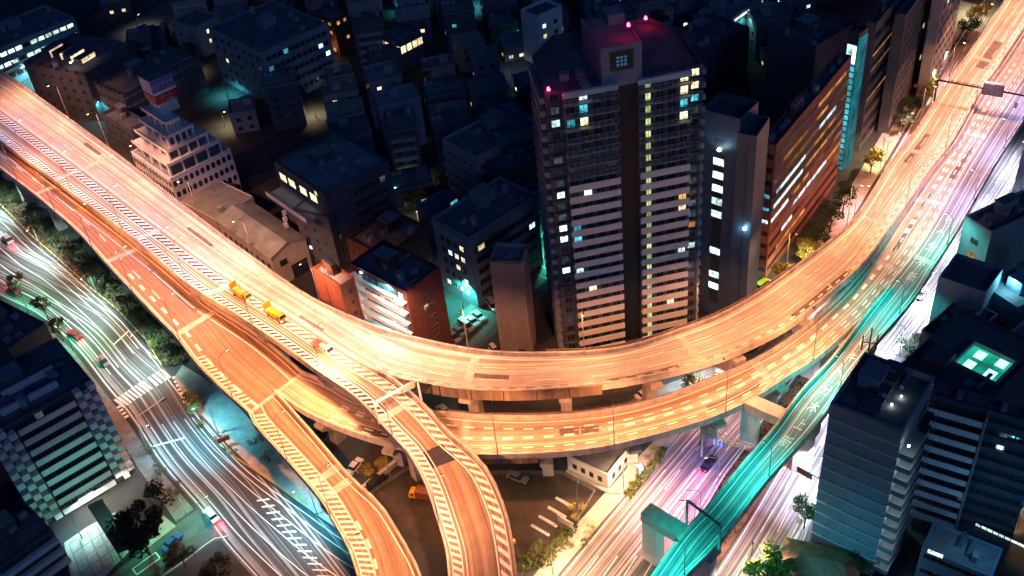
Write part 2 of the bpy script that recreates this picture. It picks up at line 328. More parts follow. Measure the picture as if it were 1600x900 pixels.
def near(rb, px, py, z=None):                    # length along a ribbon nearest to a pixel
    p = G(px, py, z if z is not None else rb.at(.5, rb.L/2).z); best = min(range(len(rb.v)), key=lambda k: ((rb.a[k]+rb.b[k])/2-p).length); return rb.v[best]

spl = near(A, 600, 560, 16)
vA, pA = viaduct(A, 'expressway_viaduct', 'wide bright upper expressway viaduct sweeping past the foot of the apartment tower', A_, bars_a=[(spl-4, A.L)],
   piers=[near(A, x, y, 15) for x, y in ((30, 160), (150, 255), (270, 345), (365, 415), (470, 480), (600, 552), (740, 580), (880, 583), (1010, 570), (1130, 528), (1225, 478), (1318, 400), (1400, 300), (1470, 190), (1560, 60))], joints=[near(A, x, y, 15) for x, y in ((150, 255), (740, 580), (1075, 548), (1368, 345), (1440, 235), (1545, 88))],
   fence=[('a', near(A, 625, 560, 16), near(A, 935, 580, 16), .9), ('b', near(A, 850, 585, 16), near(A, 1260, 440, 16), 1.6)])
mb = MB()
A.line(mb, .5, .25, 0, A.L, .014); A.line(mb, (.75,), .25, 0, A.L, .014)
for k in (1/3, 2/3):
    v = 0
    while v < A.L-6:
        if k < .5 or v < spl or True: mb.quad([A.at(k-.008, v, .014), A.at(k+.008, v, .014), A.at(k+.008, v+5, .014), A.at(k-.008, v+5, .014)])
        v += 11
A.dashes(mb, 1.1, .35, spl, A.L, 1.6, 1.6, .014)
pA('lane_marking', mb, M['paint'])
PATCH = mat('asphalt_patch', (.13, .11, .11), .85, .4, .8)
def patch(rb, pf, px, py, f0, f1, ln, z):
    v = near(rb, px, py, z); mb = MB(); rb.sheet(mb, f0, f1, v, v+ln, .008); pf('asphalt_patch', mb, PATCH)
for q in ((735, 575, .36, .48, 9), (940, 575, .1, .2, 14), (300, 350, .55, .66, 12), (480, 490, .2, .3, 8), (1210, 480, .06, .2, 20), (1420, 250, .62, .78, 16), (1530, 100, .3, .6, 18), (120, 230, .68, .8, 10)): patch(A, pA, *q, 15)

splB = near(B, 590, 610, 16)
vB, pB = viaduct(B, 'ramp_viaduct', 'hatched ramp viaduct leaving the upper expressway and crossing over the lower orange deck', C_, bars_b=[(near(B, 577, 600, 16), B.L)],
   piers=[near(B, x, y, 15.5) for x, y in ((100, 275), (225, 368), (320, 437), (425, 503), (520, 567), (640, 660), (722, 745), (755, 850))], joints=[near(B, x, y, 16) for x, y in ((100, 275), (225, 368), (345, 450), (630, 640))])
mb = MB(); e = .016
B.line(mb, .3, .2, 0, B.L, e); B.line(mb, 2.0, .22, 0, B.L, e); B.line(mb, (.45,), .2, 0, B.L, e); B.line(mb, (2.6,), .22, 0, B.L, e)
B.bars(mb, .55, 1.95, 0, B.L, .75, .85, 1.0, e); pB('ladder_hatching', mb, M['paint'])
mb = MB(); ge = near(B, 345, 430); B.line(mb, (2.58,), -2.1, 0, ge, .008); B.line(mb, .52, 1.5, 0, near(B, 620, 640), .008); pB('gore_surface', mb, mat('gore_asphalt', (.055, .05, .06), .85, .35, .8))
mb = MB(); B.bars(mb, (2.35,), (.5,), 0, B.L, 1.0, 1.15, 1.9, e); pB('zebra_hatching', mb, M['paint'])
mb = MB(); vv = near(B, 640, 665, 16)            # solid white lines painted in place of the running lane's light trails
B.line(mb, 2.75, .16, 0, B.L, e); B.line(mb, 3.3, .10, 0, near(B, 620, 640), e)
pB('trail_line', mb, M['paint'])
mb = MB(); B.sheet(mb, .22, .74, near(B, 677, 700, 15.5), near(B, 700, 720, 15.3), .010, 0); pB('fresh_asphalt_patch', mb, mat('fresh_asphalt', (.03, .028, .04), .8, .3, 1))

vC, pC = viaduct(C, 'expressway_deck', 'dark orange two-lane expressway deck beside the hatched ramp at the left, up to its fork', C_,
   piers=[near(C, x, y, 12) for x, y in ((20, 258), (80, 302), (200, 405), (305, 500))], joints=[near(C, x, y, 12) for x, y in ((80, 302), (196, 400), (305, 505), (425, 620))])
mb = MB(); C.line(mb, .4, .22, 0, C.L, e); C.line(mb, (.6,), .22, 0, C.L, e)
for o in (3.3, ): C.dashes(mb, o, .25, 0, near(C, 250, 470), 4.5, 6, e)
C.line(mb, (2.6,), .18, 0, C.L, e)
C.dashes(mb, 1.9, .6, near(C, 200, 430), C.L, 2.6, 3.2, e)
pC('lane_marking', mb, M['paint'])
mb = MB(); C.bars(mb, .7, 2.4, near(C, 310, 545), C.L-2, .55, .8, .8, e); pC('zebra_hatching', mb, M['paint'])

vC1, pC1 = viaduct(C1, 'exit_ramp', 'narrow exit ramp with slanted hatching falling from the fork to the bottom edge', C_,
   piers=[near(C1, x, y, 9) for x, y in ((425, 665), (525, 770), (605, 880))], joints=[near(C1, 525, 765, 9.5), near(C1, 505, 745, 9.6)])
mb = MB(); C1.line(mb, .35, .2, 0, C1.L, e); C1.line(mb, (.6,), .22, 0, C1.L, e); C1.line(mb, 2.75, .2, 0, C1.L, e)
C1.dashes(mb, 3.15, .45, near(C1, 565, 810), C1.L, 2.2, 2.4, e); pC1('lane_marking', mb, M['paint'])
mb = MB(); C1.bars(mb, .6, 2.7, 1, C1.L, .55, .8, 1.5, e); pC1('zebra_hatching', mb, M['paint'])

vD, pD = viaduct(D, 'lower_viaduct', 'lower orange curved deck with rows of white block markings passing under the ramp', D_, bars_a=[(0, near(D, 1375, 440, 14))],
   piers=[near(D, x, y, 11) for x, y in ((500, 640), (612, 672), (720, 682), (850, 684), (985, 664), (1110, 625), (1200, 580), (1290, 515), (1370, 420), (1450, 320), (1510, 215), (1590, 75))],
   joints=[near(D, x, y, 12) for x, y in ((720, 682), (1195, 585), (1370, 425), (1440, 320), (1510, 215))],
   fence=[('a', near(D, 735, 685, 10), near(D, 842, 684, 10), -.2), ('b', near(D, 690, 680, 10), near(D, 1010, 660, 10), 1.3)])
mb = MB(); L0 = near(D, 520, 650, 10)
D.line(mb, .45, .22, 0, D.L, e); D.line(mb, (.6,), .22, 0, D.L, e)
for o, wd in ((1.9, .3), (4.3, .62), ((2.2,), .40), (.95, .25)): D.dashes(mb, o, wd, L0, D.L, 2.0, 2.0, e)
D.line(mb, 2.7, .14, L0, D.L, e); D.line(mb, (3.3,), .12, near(D, 900, 680), D.L, e)
pD('lane_marking', mb, M['paint'])

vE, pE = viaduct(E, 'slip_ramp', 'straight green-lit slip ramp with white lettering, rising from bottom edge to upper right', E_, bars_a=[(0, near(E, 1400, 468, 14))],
   joints=[near(E, 1450, 405, 14)])
mb = MB(); E.line(mb, .45, .2, 0, E.L, e); E.line(mb, (.65,), .2, 0, E.L, e); E.line(mb, 2.0, .14, 0, E.L, e)
pE('lane_marking', mb, M['paint'])
# lettering painted on the ramp (faded, largely illegible in the photograph)
def text_mesh(txt, size, sx=1.0, extr=0.0):
    cu = bpy.data.curves.new('lettering', 'FONT'); cu.body = txt; cu.size = size; cu.align_x = 'CENTER'; cu.align_y = 'CENTER'; cu.extrude = extr; cu.resolution_u = 2
    o = bpy.data.objects.new('lettering', cu); COL.objects.link(o)
    dg = bpy.context.evaluated_depsgraph_get(); me = bpy.data.meshes.new_from_object(o.evaluated_get(dg)); bpy.data.objects.remove(o); return me
def road_text(rb, par, off, chars, v0, step, stretch, size, f, flip=1):
    for k, ch in enumerate(chars):
        v = v0+k*step; me = text_mesh(ch, size); p = rb.at(f, v, .02); d = rb.dir(v)*flip
        y = d; x = Vector((d.y, -d.x, 0))
        me.transform(Matrix.Diagonal((1, stretch, 1, 1)))
        me.transform(Matrix(((x.x, y.x, 0, p.x-off.x), (x.y, y.y, 0, p.y-off.y), (x.z, y.z, 1, p.z), (0, 0, 0, 1))))
        me.materials.clear(); me.materials.append(M['paint']); link('lettering', me, par)
road_text(E, vE, vE.location, list('新上木分へキレ'), near(E, 1228, 695, 13.5), 5.4, 1.7, 2.0, .58)
road_text(E, vE, vE.location, list('新木分へレ'), near(E, 1427, 432, 14), 6.2, 1.8, 2.1, .45)

for q in ((880, 685, .5, .7, 8), (1100, 630, .25, .4, 12), (1400, 400, .5, .68, 14), (1470, 290, .2, .42, 16), (560, 650, .1, .3, 9)): patch(D, pD, *q, 12)
for q in ((60, 290, .60, .8, 22), (230, 420, .66, .84, 30)): patch(C, pC, *q, 12)

# ---- portal pier frames of the slip ramp
def portal(px, py, label, w0=12, zt=13):
    v = near(E, px, py, 13.5); c = E.at(0, v); d = E.dir(v); n = Vector((-d.y, d.x, 0))   # n points to the a side (left)
    t = thing('portal_pier', label, 'pier', (c.x, c.y, 0), math.atan2(d.y, d.x), 'portal piers of the slip ramp')
    mb = MB(); mb.box(-1.5, 1.5, -E.wid(v)-.5, 9, zt-2.2, zt-.02); cap = mb.build('cross_beam', M['conc'], t)
    for y in (7.4, -E.wid(v)+1.6):
        mb = MB(); mb.box(-1.3, 1.3, y-1.5, y+1.5, -.2, zt-2.25); mb.build('column', M['white'], t)
    return t
portal(1085, 838, 'pale portal pier at the bottom edge beside the lowest slip ramp gantry')
portal(1243, 652, 'pale portal pier under the slip ramp where it meets the lower orange deck')
portal(1330, 540, 'slip ramp portal pier near the dark roof corner, mostly hidden under decks')

# ------------------------------------------------------------------ streets at ground level
def street(name, pairs, m, z=.004, sub=8):
    rb = Ribbon(pairs, z, sub); mb = MB(); rb.sheet(mb, 0, 1, cross=6); o = mb.build(name, m, kind='structure'); return rb, o
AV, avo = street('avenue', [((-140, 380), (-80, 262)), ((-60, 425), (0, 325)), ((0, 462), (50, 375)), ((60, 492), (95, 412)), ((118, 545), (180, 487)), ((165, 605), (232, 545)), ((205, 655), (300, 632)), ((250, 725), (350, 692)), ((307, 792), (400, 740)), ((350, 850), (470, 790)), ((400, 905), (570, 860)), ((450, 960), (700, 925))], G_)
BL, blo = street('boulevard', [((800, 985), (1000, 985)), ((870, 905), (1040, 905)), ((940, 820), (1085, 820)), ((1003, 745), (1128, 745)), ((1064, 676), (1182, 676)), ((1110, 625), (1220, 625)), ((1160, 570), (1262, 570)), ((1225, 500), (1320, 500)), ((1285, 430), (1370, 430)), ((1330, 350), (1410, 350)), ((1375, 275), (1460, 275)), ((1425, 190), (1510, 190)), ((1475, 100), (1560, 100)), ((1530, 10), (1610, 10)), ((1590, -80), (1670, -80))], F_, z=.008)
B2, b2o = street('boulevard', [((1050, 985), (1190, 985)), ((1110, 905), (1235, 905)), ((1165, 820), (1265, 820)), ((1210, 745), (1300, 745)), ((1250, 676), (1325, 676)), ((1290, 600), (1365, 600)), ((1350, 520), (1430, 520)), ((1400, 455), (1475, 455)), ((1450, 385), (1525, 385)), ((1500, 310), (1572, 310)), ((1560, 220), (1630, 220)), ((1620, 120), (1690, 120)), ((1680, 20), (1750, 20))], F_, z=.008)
SS, sso = street('side_street', [((110, 960), (190, 985)), ((165, 905), (235, 920)), ((235, 852), (300, 872)), ((285, 812), (335, 845)), ((318, 790), (358, 840))], road_mat('side_street_asphalt', (.06, .065, .07), (.14, .14, .14), .6, .05, 1), z=.006)
TS, tso = street('side_street', [((640, 560), (690, 590)), ((690, 520), (735, 556)), ((740, 470), (790, 505)), ((790, 425), (850, 440)), ((840, 385), (880, 395))], road_mat('back_street_asphalt', (.06, .065, .07), (.13, .13, .13), .6, .05, 2), z=.006)
FS, fso = street('side_street', [((-20, 150), (-20, 190)), ((60, 95), (78, 130)), ((150, 62), (165, 85)), ((230, 20), (245, 45)), ((300, -25), (320, 0))], road_mat('back_lane_asphalt', (.05, .055, .06), (.12, .12, .12), .6, .05, 3), z=.006)
mb = MB(); z = .02
AV.line(mb, .5, .2, 0, AV.L, z); AV.line(mb, (.7,), .2, 0, AV.L, z)
vx0, vx1 = near(AV, 185, 570, 0), near(AV, 260, 665, 0)
for k in (.2, .38, .56, .74, .86):               # lane lines run unbroken, added strokes standing in for headlight trails
    for v0, v1 in ((0, vx0), (vx1, AV.L)):
        q = AV.vs(v0, v1, 3)
        for p, r in zip(q, q[1:]): mb.quad([AV.at(k-.006, p, z), AV.at(k+.006, p, z), AV.at(k+.006, r, z), AV.at(k-.006, r, z)])
for f0, f1, vv in ((.05, .55, near(AV, 290, 680, 0)), (.56, .95, vx0-8)): mb.quad([AV.at(f0, vv, z), AV.at(f1, vv, z), AV.at(f1, vv+.5, z), AV.at(f0, vv+.5, z)])
mb.build('lane_marking', M['paint'], avo)
def zebra(c0, c1, n, ln, par, th=.55):           # stripes set out between two ground points
    p, q = G(*c0), G(*c1); d = (q-p).normalized(); nn = Vector((-d.y, d.x, 0)); mb = MB(); L = (q-p).length
    for k in range(n):
        c = p+d*(L*(k+.5)/n); c.z = .024; h = L/n*th/2
        mb.quad([c-d*h-nn*ln/2, c+d*h-nn*ln/2, c+d*h+nn*ln/2, c-d*h+nn*ln/2])
    mb.build('zebra_crossing', M['paint'], par)
zebra((184, 632), (232, 600), 9, 4.2, avo); zebra((236, 598), (262, 582), 4, 4.2, avo); zebra((283, 582), (303, 625), 7, 4.5, avo); zebra((172, 640), (188, 660), 4, 4.5, avo)
mb = MB(); AV.bars(mb, .66*AV.wid(AV.L*.9)-2.2, .66*AV.wid(AV.L*.9), near(AV, 400, 775, 0), AV.L, .5, 1.6, 1.2, z); mb.build('zebra_hatching', M['paint'], avo)
for rb, o, ks in ((BL, blo, (.22, .41, .6, .79)), (B2, b2o, (.3, .55, .8))):
    mb = MB(); rb.line(mb, .4, .2, 0, rb.L, z); rb.line(mb, (.6,), .2, 0, rb.L, z)
    for k in ks:
        v = 0
        while v+6 < rb.L: mb.quad([rb.at(k-.006, v, z), rb.at(k+.006, v, z), rb.at(k+.006, v+6, z), rb.at(k-.006, v+6, z)]); v += 12
    mb.build('lane_marking', M['paint'], o)
mb = MB(); SS.line(mb, (.5,), .2, 0, SS.L, z); a, b2, c, d = (G(x, y, z) for x, y in ((207, 889), (243, 863), (250, 872), (214, 898)))
for p, q in ((a, b2), (b2, c), (c, d), (d, a)):
    t = (q-p).normalized(); n = Vector((-t.y, t.x, 0))*.12; mb.quad([p-n, q-n, q+n, p+n])
mb.build('bay_marking', M['paint'], sso)

def tile_joints(par, pts, nx, ny, h=.135):
    a, b, c, d = (G(x, y, h) for x, y in pts); mb = MB()
    def ln(p, q):
        t = (q-p).normalized(); n = Vector((-t.y, t.x, 0))*.14; mb.quad([p-n, q-n, q+n, p+n])
    for k in range(nx+1): ln(a.lerp(b, k/nx), d.lerp(c, k/nx))
    for k in range(ny+1): ln(a.lerp(d, k/ny)+Vector((0, 0, .003)), b.lerp(c, k/ny)+Vector((0, 0, .003)))
    mb.build('tile_joints', M['conc_d'], par)
def pavement(name, pts, m, h=.13, z0=-.05):
    p = [G(x, y, h) for x, y in pts]; mb = MB(); mb.prism([q.xy for q in p], z0, h, cap=True); return mb.build(name, m, kind='structure')
pavement('pavement', [(800, 940), (850, 880), (905, 815), (965, 748), (1030, 680), (1062, 678), (1003, 743), (938, 818), (868, 903), (840, 940)], M['pave'])
pavement('central_reserve', [(1002, 940), (1042, 903), (1088, 818), (1130, 745), (1184, 676), (1222, 625), (1264, 570), (1290, 600), (1252, 672), (1208, 745), (1162, 820), (1108, 903), (1080, 950)], M['soil'], .2)
pavement('pavement', [(300, 640), (322, 655), (352, 690), (402, 738), (470, 786), (560, 850), (600, 850), (520, 770), (440, 700), (395, 660), (350, 612), (318, 590), (285, 570), (272, 590)], M['pave'])
pavement('planted_verge', [(0, 318), (52, 368), (97, 406), (182, 480), (232, 535), (258, 572), (285, 568), (300, 560), (260, 520), (215, 475), (170, 430), (110, 370), (50, 320), (0, 275)], M['soil'], .18)
pavement('pavement', [(0, 470), (58, 498), (114, 548), (160, 608), (200, 660), (245, 728), (302, 795), (275, 815), (215, 730), (160, 640), (120, 580), (80, 540), (40, 500), (-10, 490)], M['pave_d'])
pavement('pavement', [(1192, 985), (1238, 903), (1268, 818), (1302, 745), (1328, 676), (1345, 640), (1345, 700), (1310, 800), (1275, 900), (1240, 985)], mat('dark_paving', (.085, .085, .09), .85, .35, .5))
pavement('pavement', [(1432, 520), (1478, 455), (1528, 385), (1575, 310), (1590, 310), (1545, 385), (1495, 460), (1450, 520)], M['pave'])
pavement('pavement', [(1222, 498), (1282, 428), (1327, 348), (1372, 273), (1422, 188), (1472, 98), (1527, 8), (1500, 0), (1440, 95), (1392, 185), (1345, 265), (1300, 340), (1255, 415), (1195, 480)], M['pave'])
o = pavement('forecourt', [(100, 848), (138, 822), (180, 800), (205, 858), (160, 905), (140, 940), (110, 900)], M['pave'], .1)
tile_joints(o, [(108, 850), (165, 812), (192, 866), (132, 912)], 4, 4, .104)
pavement('forecourt', [(210, 845), (255, 805), (275, 822), (222, 862)], M['pave'], .1)
pavement('yard', [(745, 745), (880, 745), (950, 770), (905, 820), (850, 870), (800, 880), (770, 800)], mat('yard_asphalt', (.045, .036, .034), .9, .35, .3), .03)
pavement('yard', [(500, 690), (580, 650), (700, 700), (700, 860), (640, 840), (560, 770)], mat('underpass_asphalt', (.05, .045, .04), .9, .35, .3), .03)
pavement('car_park', [(960, 640), (1010, 612), (1150, 560), (1190, 545), (1150, 600), (1060, 645)], M['pave_d'], .03)
# ------------------------------------------------------------------ buildings
WM = {}
def win_mesh(w, h, kind, n=2):
    k = (round(w, 2), round(h, 2), kind, n)
    if k not in WM:
        mb = MB(); f = .07
        mb.quad([(-w/2, -.03, 0), (w/2, -.03, 0), (w/2, -.03, h), (-w/2, -.03, h)], 0)
        for x0, x1, z0, z1 in ((-w/2, w/2, 0, f), (-w/2, w/2, h-f, h), (-w/2, -w/2+f, f, h-f), (w/2-f, w/2, f, h-f)): mb.box(x0, x1, -.10, 0, z0, z1, 1)
        for j in range(1, n): x = -w/2+w*j/n; mb.box(x-f/2, x+f/2, -.08, -.031, f, h-f, 1)
        WM[k] = mb.mesh('window', [M[kind], M['frame']])
    return WM[k]
class Bld:
    """local frame: origin under the near roof corner, x along the right face, y along the left face"""
    def __init__(s, name, label, N, L, Rr, h, wall, roof='roof', cat='building', group=None, parapet=.9, ortho=True, foot=True, z0=0):
        n, l, r = G(N[0], N[1], h), G(L[0], L[1], h), G(Rr[0], Rr[1], h)
        vx, vy = (r-n).xy, (l-n).xy
        if ortho:
            ex, ey = vx.normalized(), vy.normalized(); er = Vector((ey.y, -ey.x))     # x axis square to y axis
            if er.dot(ex) < 0: er = -er
            m = (ex+er).normalized() if vx.length > .3*vy.length else er
            ex = m if vx.length < 2*vy.length else ex
            ey = Vector((-ex.y, ex.x))
        else: ex = vx.normalized(); ey = Vector((-ex.y, ex.x))
        s.lx, s.ly, s.h = vx.length, vy.length, h; s.wall = wall; s.rz = math.atan2(ex.y, ex.x); s.n = n
        s.t = thing(name, label, cat, (n.x, n.y, 0), s.rz, group); s.wins = []; s.ex, s.ey = ex, ey
        if foot:
            c = n.xy + ex*s.lx/2 + ey*s.ly/2; FOOT.append((c, max(s.lx, s.ly)*.55)); 
            if max(s.lx, s.ly) > 1.6*min(s.lx, s.ly):
                for u in (.15, .85): FOOT.append((n.xy+ex*s.lx*(u if s.lx > s.ly else .5)+ey*s.ly*(u if s.ly > s.lx else .5), min(s.lx, s.ly)*.6))
        mb = MB(); X, Y = s.lx, s.ly; p = parapet
        mb.prism([(0, 0), (X, 0), (X, Y), (0, Y)], z0-(.2 if z0 == 0 else 0), h, cap=False)
        t = .3
        if p:
            for x0, x1, y0, y1 in ((0, X, 0, t), (0, X, Y-t, Y), (0, t, t, Y-t), (X-t, X, t, Y-t)):
                mb.quad([(x0, y0, h), (x1, y0, h), (x1, y1, h), (x0, y1, h)])
            mb.prism([(t, t), (t, Y-t), (X-t, Y-t), (X-t, t)], h-p, h, cap=False)
        s.w = mb.build('wall', M[wall], s.t)
        mb = MB(); zr = h-p if p else h; q = t if p else 0; mb.quad([(q, q, zr), (X-q, q, zr), (X-q, Y-q, zr), (q, Y-q, zr)]); s.roof = mb.build('roof', M[roof], s.t); s.zr = zr
    def xf(s, face, u):
        return ((u, 0), 0) if face == 'R' else ((0, u), -math.pi/2)
    def win(s, face, u, z, w, h, kind='glass', n=2, proud=0.0):
        s.wins.append((face, u, z, w, h, kind, n, proud))
    def grid(s, face, rows, cols, w, h, z0, dz, m0=1.2, m1=1.2, lit=.06, kinds=('cw', 'ww', 'cy', 'dim'), n=2, skip=None, proud=0.0, seed=0):
        r = random.Random(seed+len(s.wins)); Lf = s.lx if face == 'R' else s.ly
        for i in range(rows):
            for j in range(cols):
                if skip and skip(i, j): continue
                u = m0 + (Lf-m0-m1)*(j+.5)/cols
                s.win(face, u, z0+i*dz, w, h, r.choice(kinds) if r.random() < lit else 'glass', n, proud)
    def bands(s, face, rows, z0, dz, bh, m='white', proud=.5, u0=0, u1=None, name='balcony'):
        Lf = s.lx if face == 'R' else s.ly; u1 = Lf if u1 is None else u1
        for i in range(rows):
            mb = MB(); z = z0+i*dz
            if face == 'R': mb.box(u0, u1, -proud, -.004, z, z+bh)
            else: mb.box(-proud, -.004, u0, u1, z, z+bh)
            mb.build(name, M[m], s.t)
    def piece(s, name, m, *boxes, par=None, label=None):
        mb = MB()
        for b in boxes: mb.box(*b)
        o = mb.build(name, M[m] if isinstance(m, str) else m, par or s.t)
        if label: o['label'] = label
        return o
    def clutter(s, n, seed=1, big=True):
        r = random.Random(seed); X, Y, z = s.lx, s.ly, s.zr
        if big:
            a, b = min(5, X*.3), min(4, Y*.3); x, y = X*(.3+.3*r.random()), Y*(.4+.25*r.random())
            hs = s.piece('stair_house', s.wall, (x, x+a, y, y+b, z-.02, z+2.8)); s.piece('stair_house_roof', 'roof_b', (x-.15, x+a+.15, y-.15, y+b+.15, z+2.8, z+3.0), par=hs)
        for k in range(n):
            x, y = 1+(X-3.5)*r.random(), 1+(Y-3)*r.random(); q = r.random()
            if q < .65:
                c = s.piece('air_conditioner', 'grey', (x, x+1.6, y, y+.9, z+.15, z+1.3), (x+.1, x+1.5, y+.1, y+.8, z-.02, z+.15))
            elif q < .85: s.piece('duct', 'steel', (x, x+3.2, y, y+.6, z+.3, z+.9), (x+.2, x+.5, y+.1, y+.5, z-.02, z+.3))
            else:
                mb = MB(); mb.tube((x, y, z+.8), (x, y, z+2.4), .9, n=12); mb.box(x-.6, x+.6, y-.6, y+.6, z-.02, z+.8); mb.build('water_tank', M['grey'], s.t)
    def done(s):
        s.wins.sort(key=lambda q: (q[5] == 'glass', -q[2]))
        for face, u, z, w, h, kind, n, pr in s.wins[:100]:
            (x, y), a = s.xf(face, u)
            if face == 'R': y -= pr
            else: x -= pr
            o = link('window', win_mesh(w, h, kind, n), s.t, (x, y, z), a)
        rest = s.wins[100:]
        if rest:
            mb = MB(); mats = []
            for face, u, z, w, h, kind, n, pr in rest:
                me = win_mesh(w, h, kind, n); (x, y), a = s.xf(face, u)
                if face == 'R': y -= pr
                else: x -= pr
                T = Matrix.Translation((x, y, z)) @ Matrix.Rotation(a, 4, 'Z'); i = len(mb.v); mb.v += [tuple(T @ v.co) for v in me.vertices]
                for p in me.polygons: mb.f.append(tuple(i+k for k in p.vertices)); mb.m.append(1 if p.material_index else 0)
            mb.build('window', [M['glass'], M['frame']], s.t, kind='stuff')
        return s

# ---- the tall apartment tower
def tower():
    h = 66.0; pts = [(851, 145.5), (1098, 100), (1062, 45), (1013, 27), (863, 55), (831, 87)]
    P = [G(x, y, h).xy for x, y in pts]; a, b = P[0], P[1]; ex = (b-a).normalized(); ey = Vector((-ex.y, ex.x))
    rz = math.atan2(ex.y, ex.x); t = thing('apartment_tower', 'tall apartment tower with pale balcony bands and red beacons on its six-sided roof', 'apartment tower', (a.x, a.y, 0), rz)
    loc = [Vector(((p-a).dot(ex), (p-a).dot(ey))) for p in P]; W = loc[1].x; FOOT.append((a+ex*W/2+ey*9, 17))
    def B_(name, m, *bx, par=None, label=None):
        mb = MB()
        for q in bx: mb.box(*q)
        o = mb.build(name, M[m] if isinstance(m, str) else m, par or t)
        if label: o['label'] = label
        return o
    mb = MB(); mb.prism(loc, -.2, h, cap=False)
    c = sum(loc, Vector((0, 0)))/len(loc); inn = [p+(c-p).normalized()*.5 for p in loc]
    n = len(loc)
    for k in range(n): mb.quad([(loc[k].x, loc[k].y, h), (loc[(k+1) % n].x, loc[(k+1) % n].y, h), (inn[(k+1) % n].x, inn[(k+1) % n].y, h), (inn[k].x, inn[k].y, h)])
    mb.prism(list(reversed(inn)), h-1.0, h, cap=False); mb.build('wall', M['dgrey'], t)
    mb = MB(); mb.quad([(p.x, p.y, h-1.0) for p in inn]); mb.build('roof', M['roof'], t)
    fx = lambda px, py: (G(px, py, h).xy-a).dot(ex)
    b10, b11, b20, b21 = fx(877, 141), fx(962, 126), fx(995.5, 121), fx(1077, 104)
    nf = 24; fh = h/nf; BAND = mat('balcony_band', (.82, .80, .78), .7, .08, .5)
    B_('bay_wall', 'dgrey', (b10, b11, -.7, -.003, -.2, h-1.2)); B_('bay_wall', 'dgrey', (b20, b21, -.7, -.003, -.2, h-1.2))
    B_('cornice', 'white', (b10-.1, b11+.1, -1.5, -.71, h-1.3, h-.2)); B_('cornice', 'white', (b20-.1, b21+.1, -1.5, -.71, h-1.3, h-.2))
    B_('recess_panel', mat('black_cladding', (.018, .02, .028), .6, .2, .4), (b11+.15, b20-.15, -.12, -.003, 0, h-.4))
    r = random.Random(5)
    lit = {(23, 1, 2): 'cw', (21, 0, 9): 'ww', (22, 2, 3): 'cy', (17, 0, 5): 'cw', (16, 2, 8): 'pk', (15, 2, 8): 'ww'}
    wins = []
    for i in range(nf):
        z = i*fh
        for x0, x1 in ((b10, b11), (b20, b21)):
            top = i >= 17
            mb = MB(); mb.box(x0, x1, -1.9, -.704, z-.12, z+.10)
            if not top: mb.box(x0, x1, -1.9, -1.75, z+.10, z+1.42)
            o = mb.build('balcony', BAND if not top else M['grey'], t)
            if top:
                m2 = MB(); k = max(4, int((x1-x0)/1.25))
                for j in range(k+1): x = x0+(x1-x0)*j/k; m2.box(x-.05, x+.05, -1.88, -1.78, z+.10, z+1.15)
                m2.box(x0, x1, -1.9, -1.76, z+1.15, z+1.23); m2.build('railing', M['conc'], o)
        for x0, x1 in ((b10, b11), (b20+3.2, b21)):
            k = 4 if x0 == b10 else 3
            for j in range(k): wins.append((x0+(x1-x0)*(j+.5)/k, -.7, z+.25, 1.7, 1.95, 'glass'))
        wins.append((b20+2.0, -.72, z+.30, 1.15, 1.7, 'yg'))
        for x in (b10-1.5, b21+1.2):
            wins.append((x, 0, z+.6, 1.7, 1.6, 'dim' if r.random() < .3 else 'glass'))
        mb = MB(); mb.box(.1, b10-.15, -.5, -.003, z-.1, z+.12); mb.build('ledge', M['dgrey'], t)
        mb = MB(); mb.box(b21+.15, W-.1, -.5, -.003, z-.1, z+.12); mb.build('ledge', M['dgrey'], t)
    # side faces carry the same bands
    for k in (5, 1):
        p, q = (loc[0], loc[5]) if k == 5 else (loc[1], loc[2]); d = (q-p).normalized(); nn = Vector((-d.y, d.x)) if k == 5 else Vector((d.y, -d.x)); nn = nn if nn.dot(p-c) > 0 else -nn
        L = (q-p).length
        for i in range(nf):
            z = i*fh; mb = MB(); o1 = p+d*1; o2 = p+d*(L-1); mb.prism([o1+nn*.01, o1+nn*1.1, o2+nn*1.1, o2+nn*.01], z-.1, z+1.1, bottom=True); mb.build('balcony', M['bluegrey'] if k == 1 else M['grey'], t)
    lits = [(23, b10+5.0, 'cw'), (21, b10+4.6, 'ww'), (22, b10+5.0, 'cy'), (21, b10-1.5, 'cw'), (21, b10+1.0, 'cy'), (23, b21+1.2, 'ww'), (23, b21-1.2, 'ww'), (22, b21+1.2, 'ww'), (22, b21-1.2, 'ww'), (21, b21+1.2, 'cy'), (21, b21-1.2, 'cy'), (20, b21-1.2, 'ww'), (20, b21+1.2, 'dim'),
      (15, b10+4.6, 'cw'), (15, b10-1.5, 'cw'), (12, b10-1.5, 'cw'), (12, b10+1.0, 'cy'), (11, b10-1.5, 'cw'), (11, b10+1.0, 'cy'), (8, b10-1.5, 'cw'), (8, b10+1.0, 'cw'), (13, b21-1.2, 'am'), (12, b21-1.2, 'ww'), (10, b21+1.2, 'am'), (8, b21-1.2, 'cw'), (8, b21+1.2, 'cw'), (6, b10+4.2, 'ww'), (3, b20+6, 'ww')]
    for i, x, kd in lits:
        z = i*fh+.25; best = min(range(len(wins)), key=lambda q: abs(wins[q][0]-x)+3*abs(wins[q][2]-z)); q = wins[best]; wins[best] = q[:5]+(kd,)
    wins.sort(key=lambda q: (q[5] == 'glass', -q[2]))
    for x, y, z, w_, h_, kd in wins[:100]: link('window', win_mesh(w_, h_, kd, 2), t, (x, y, z))
    mb = MB()
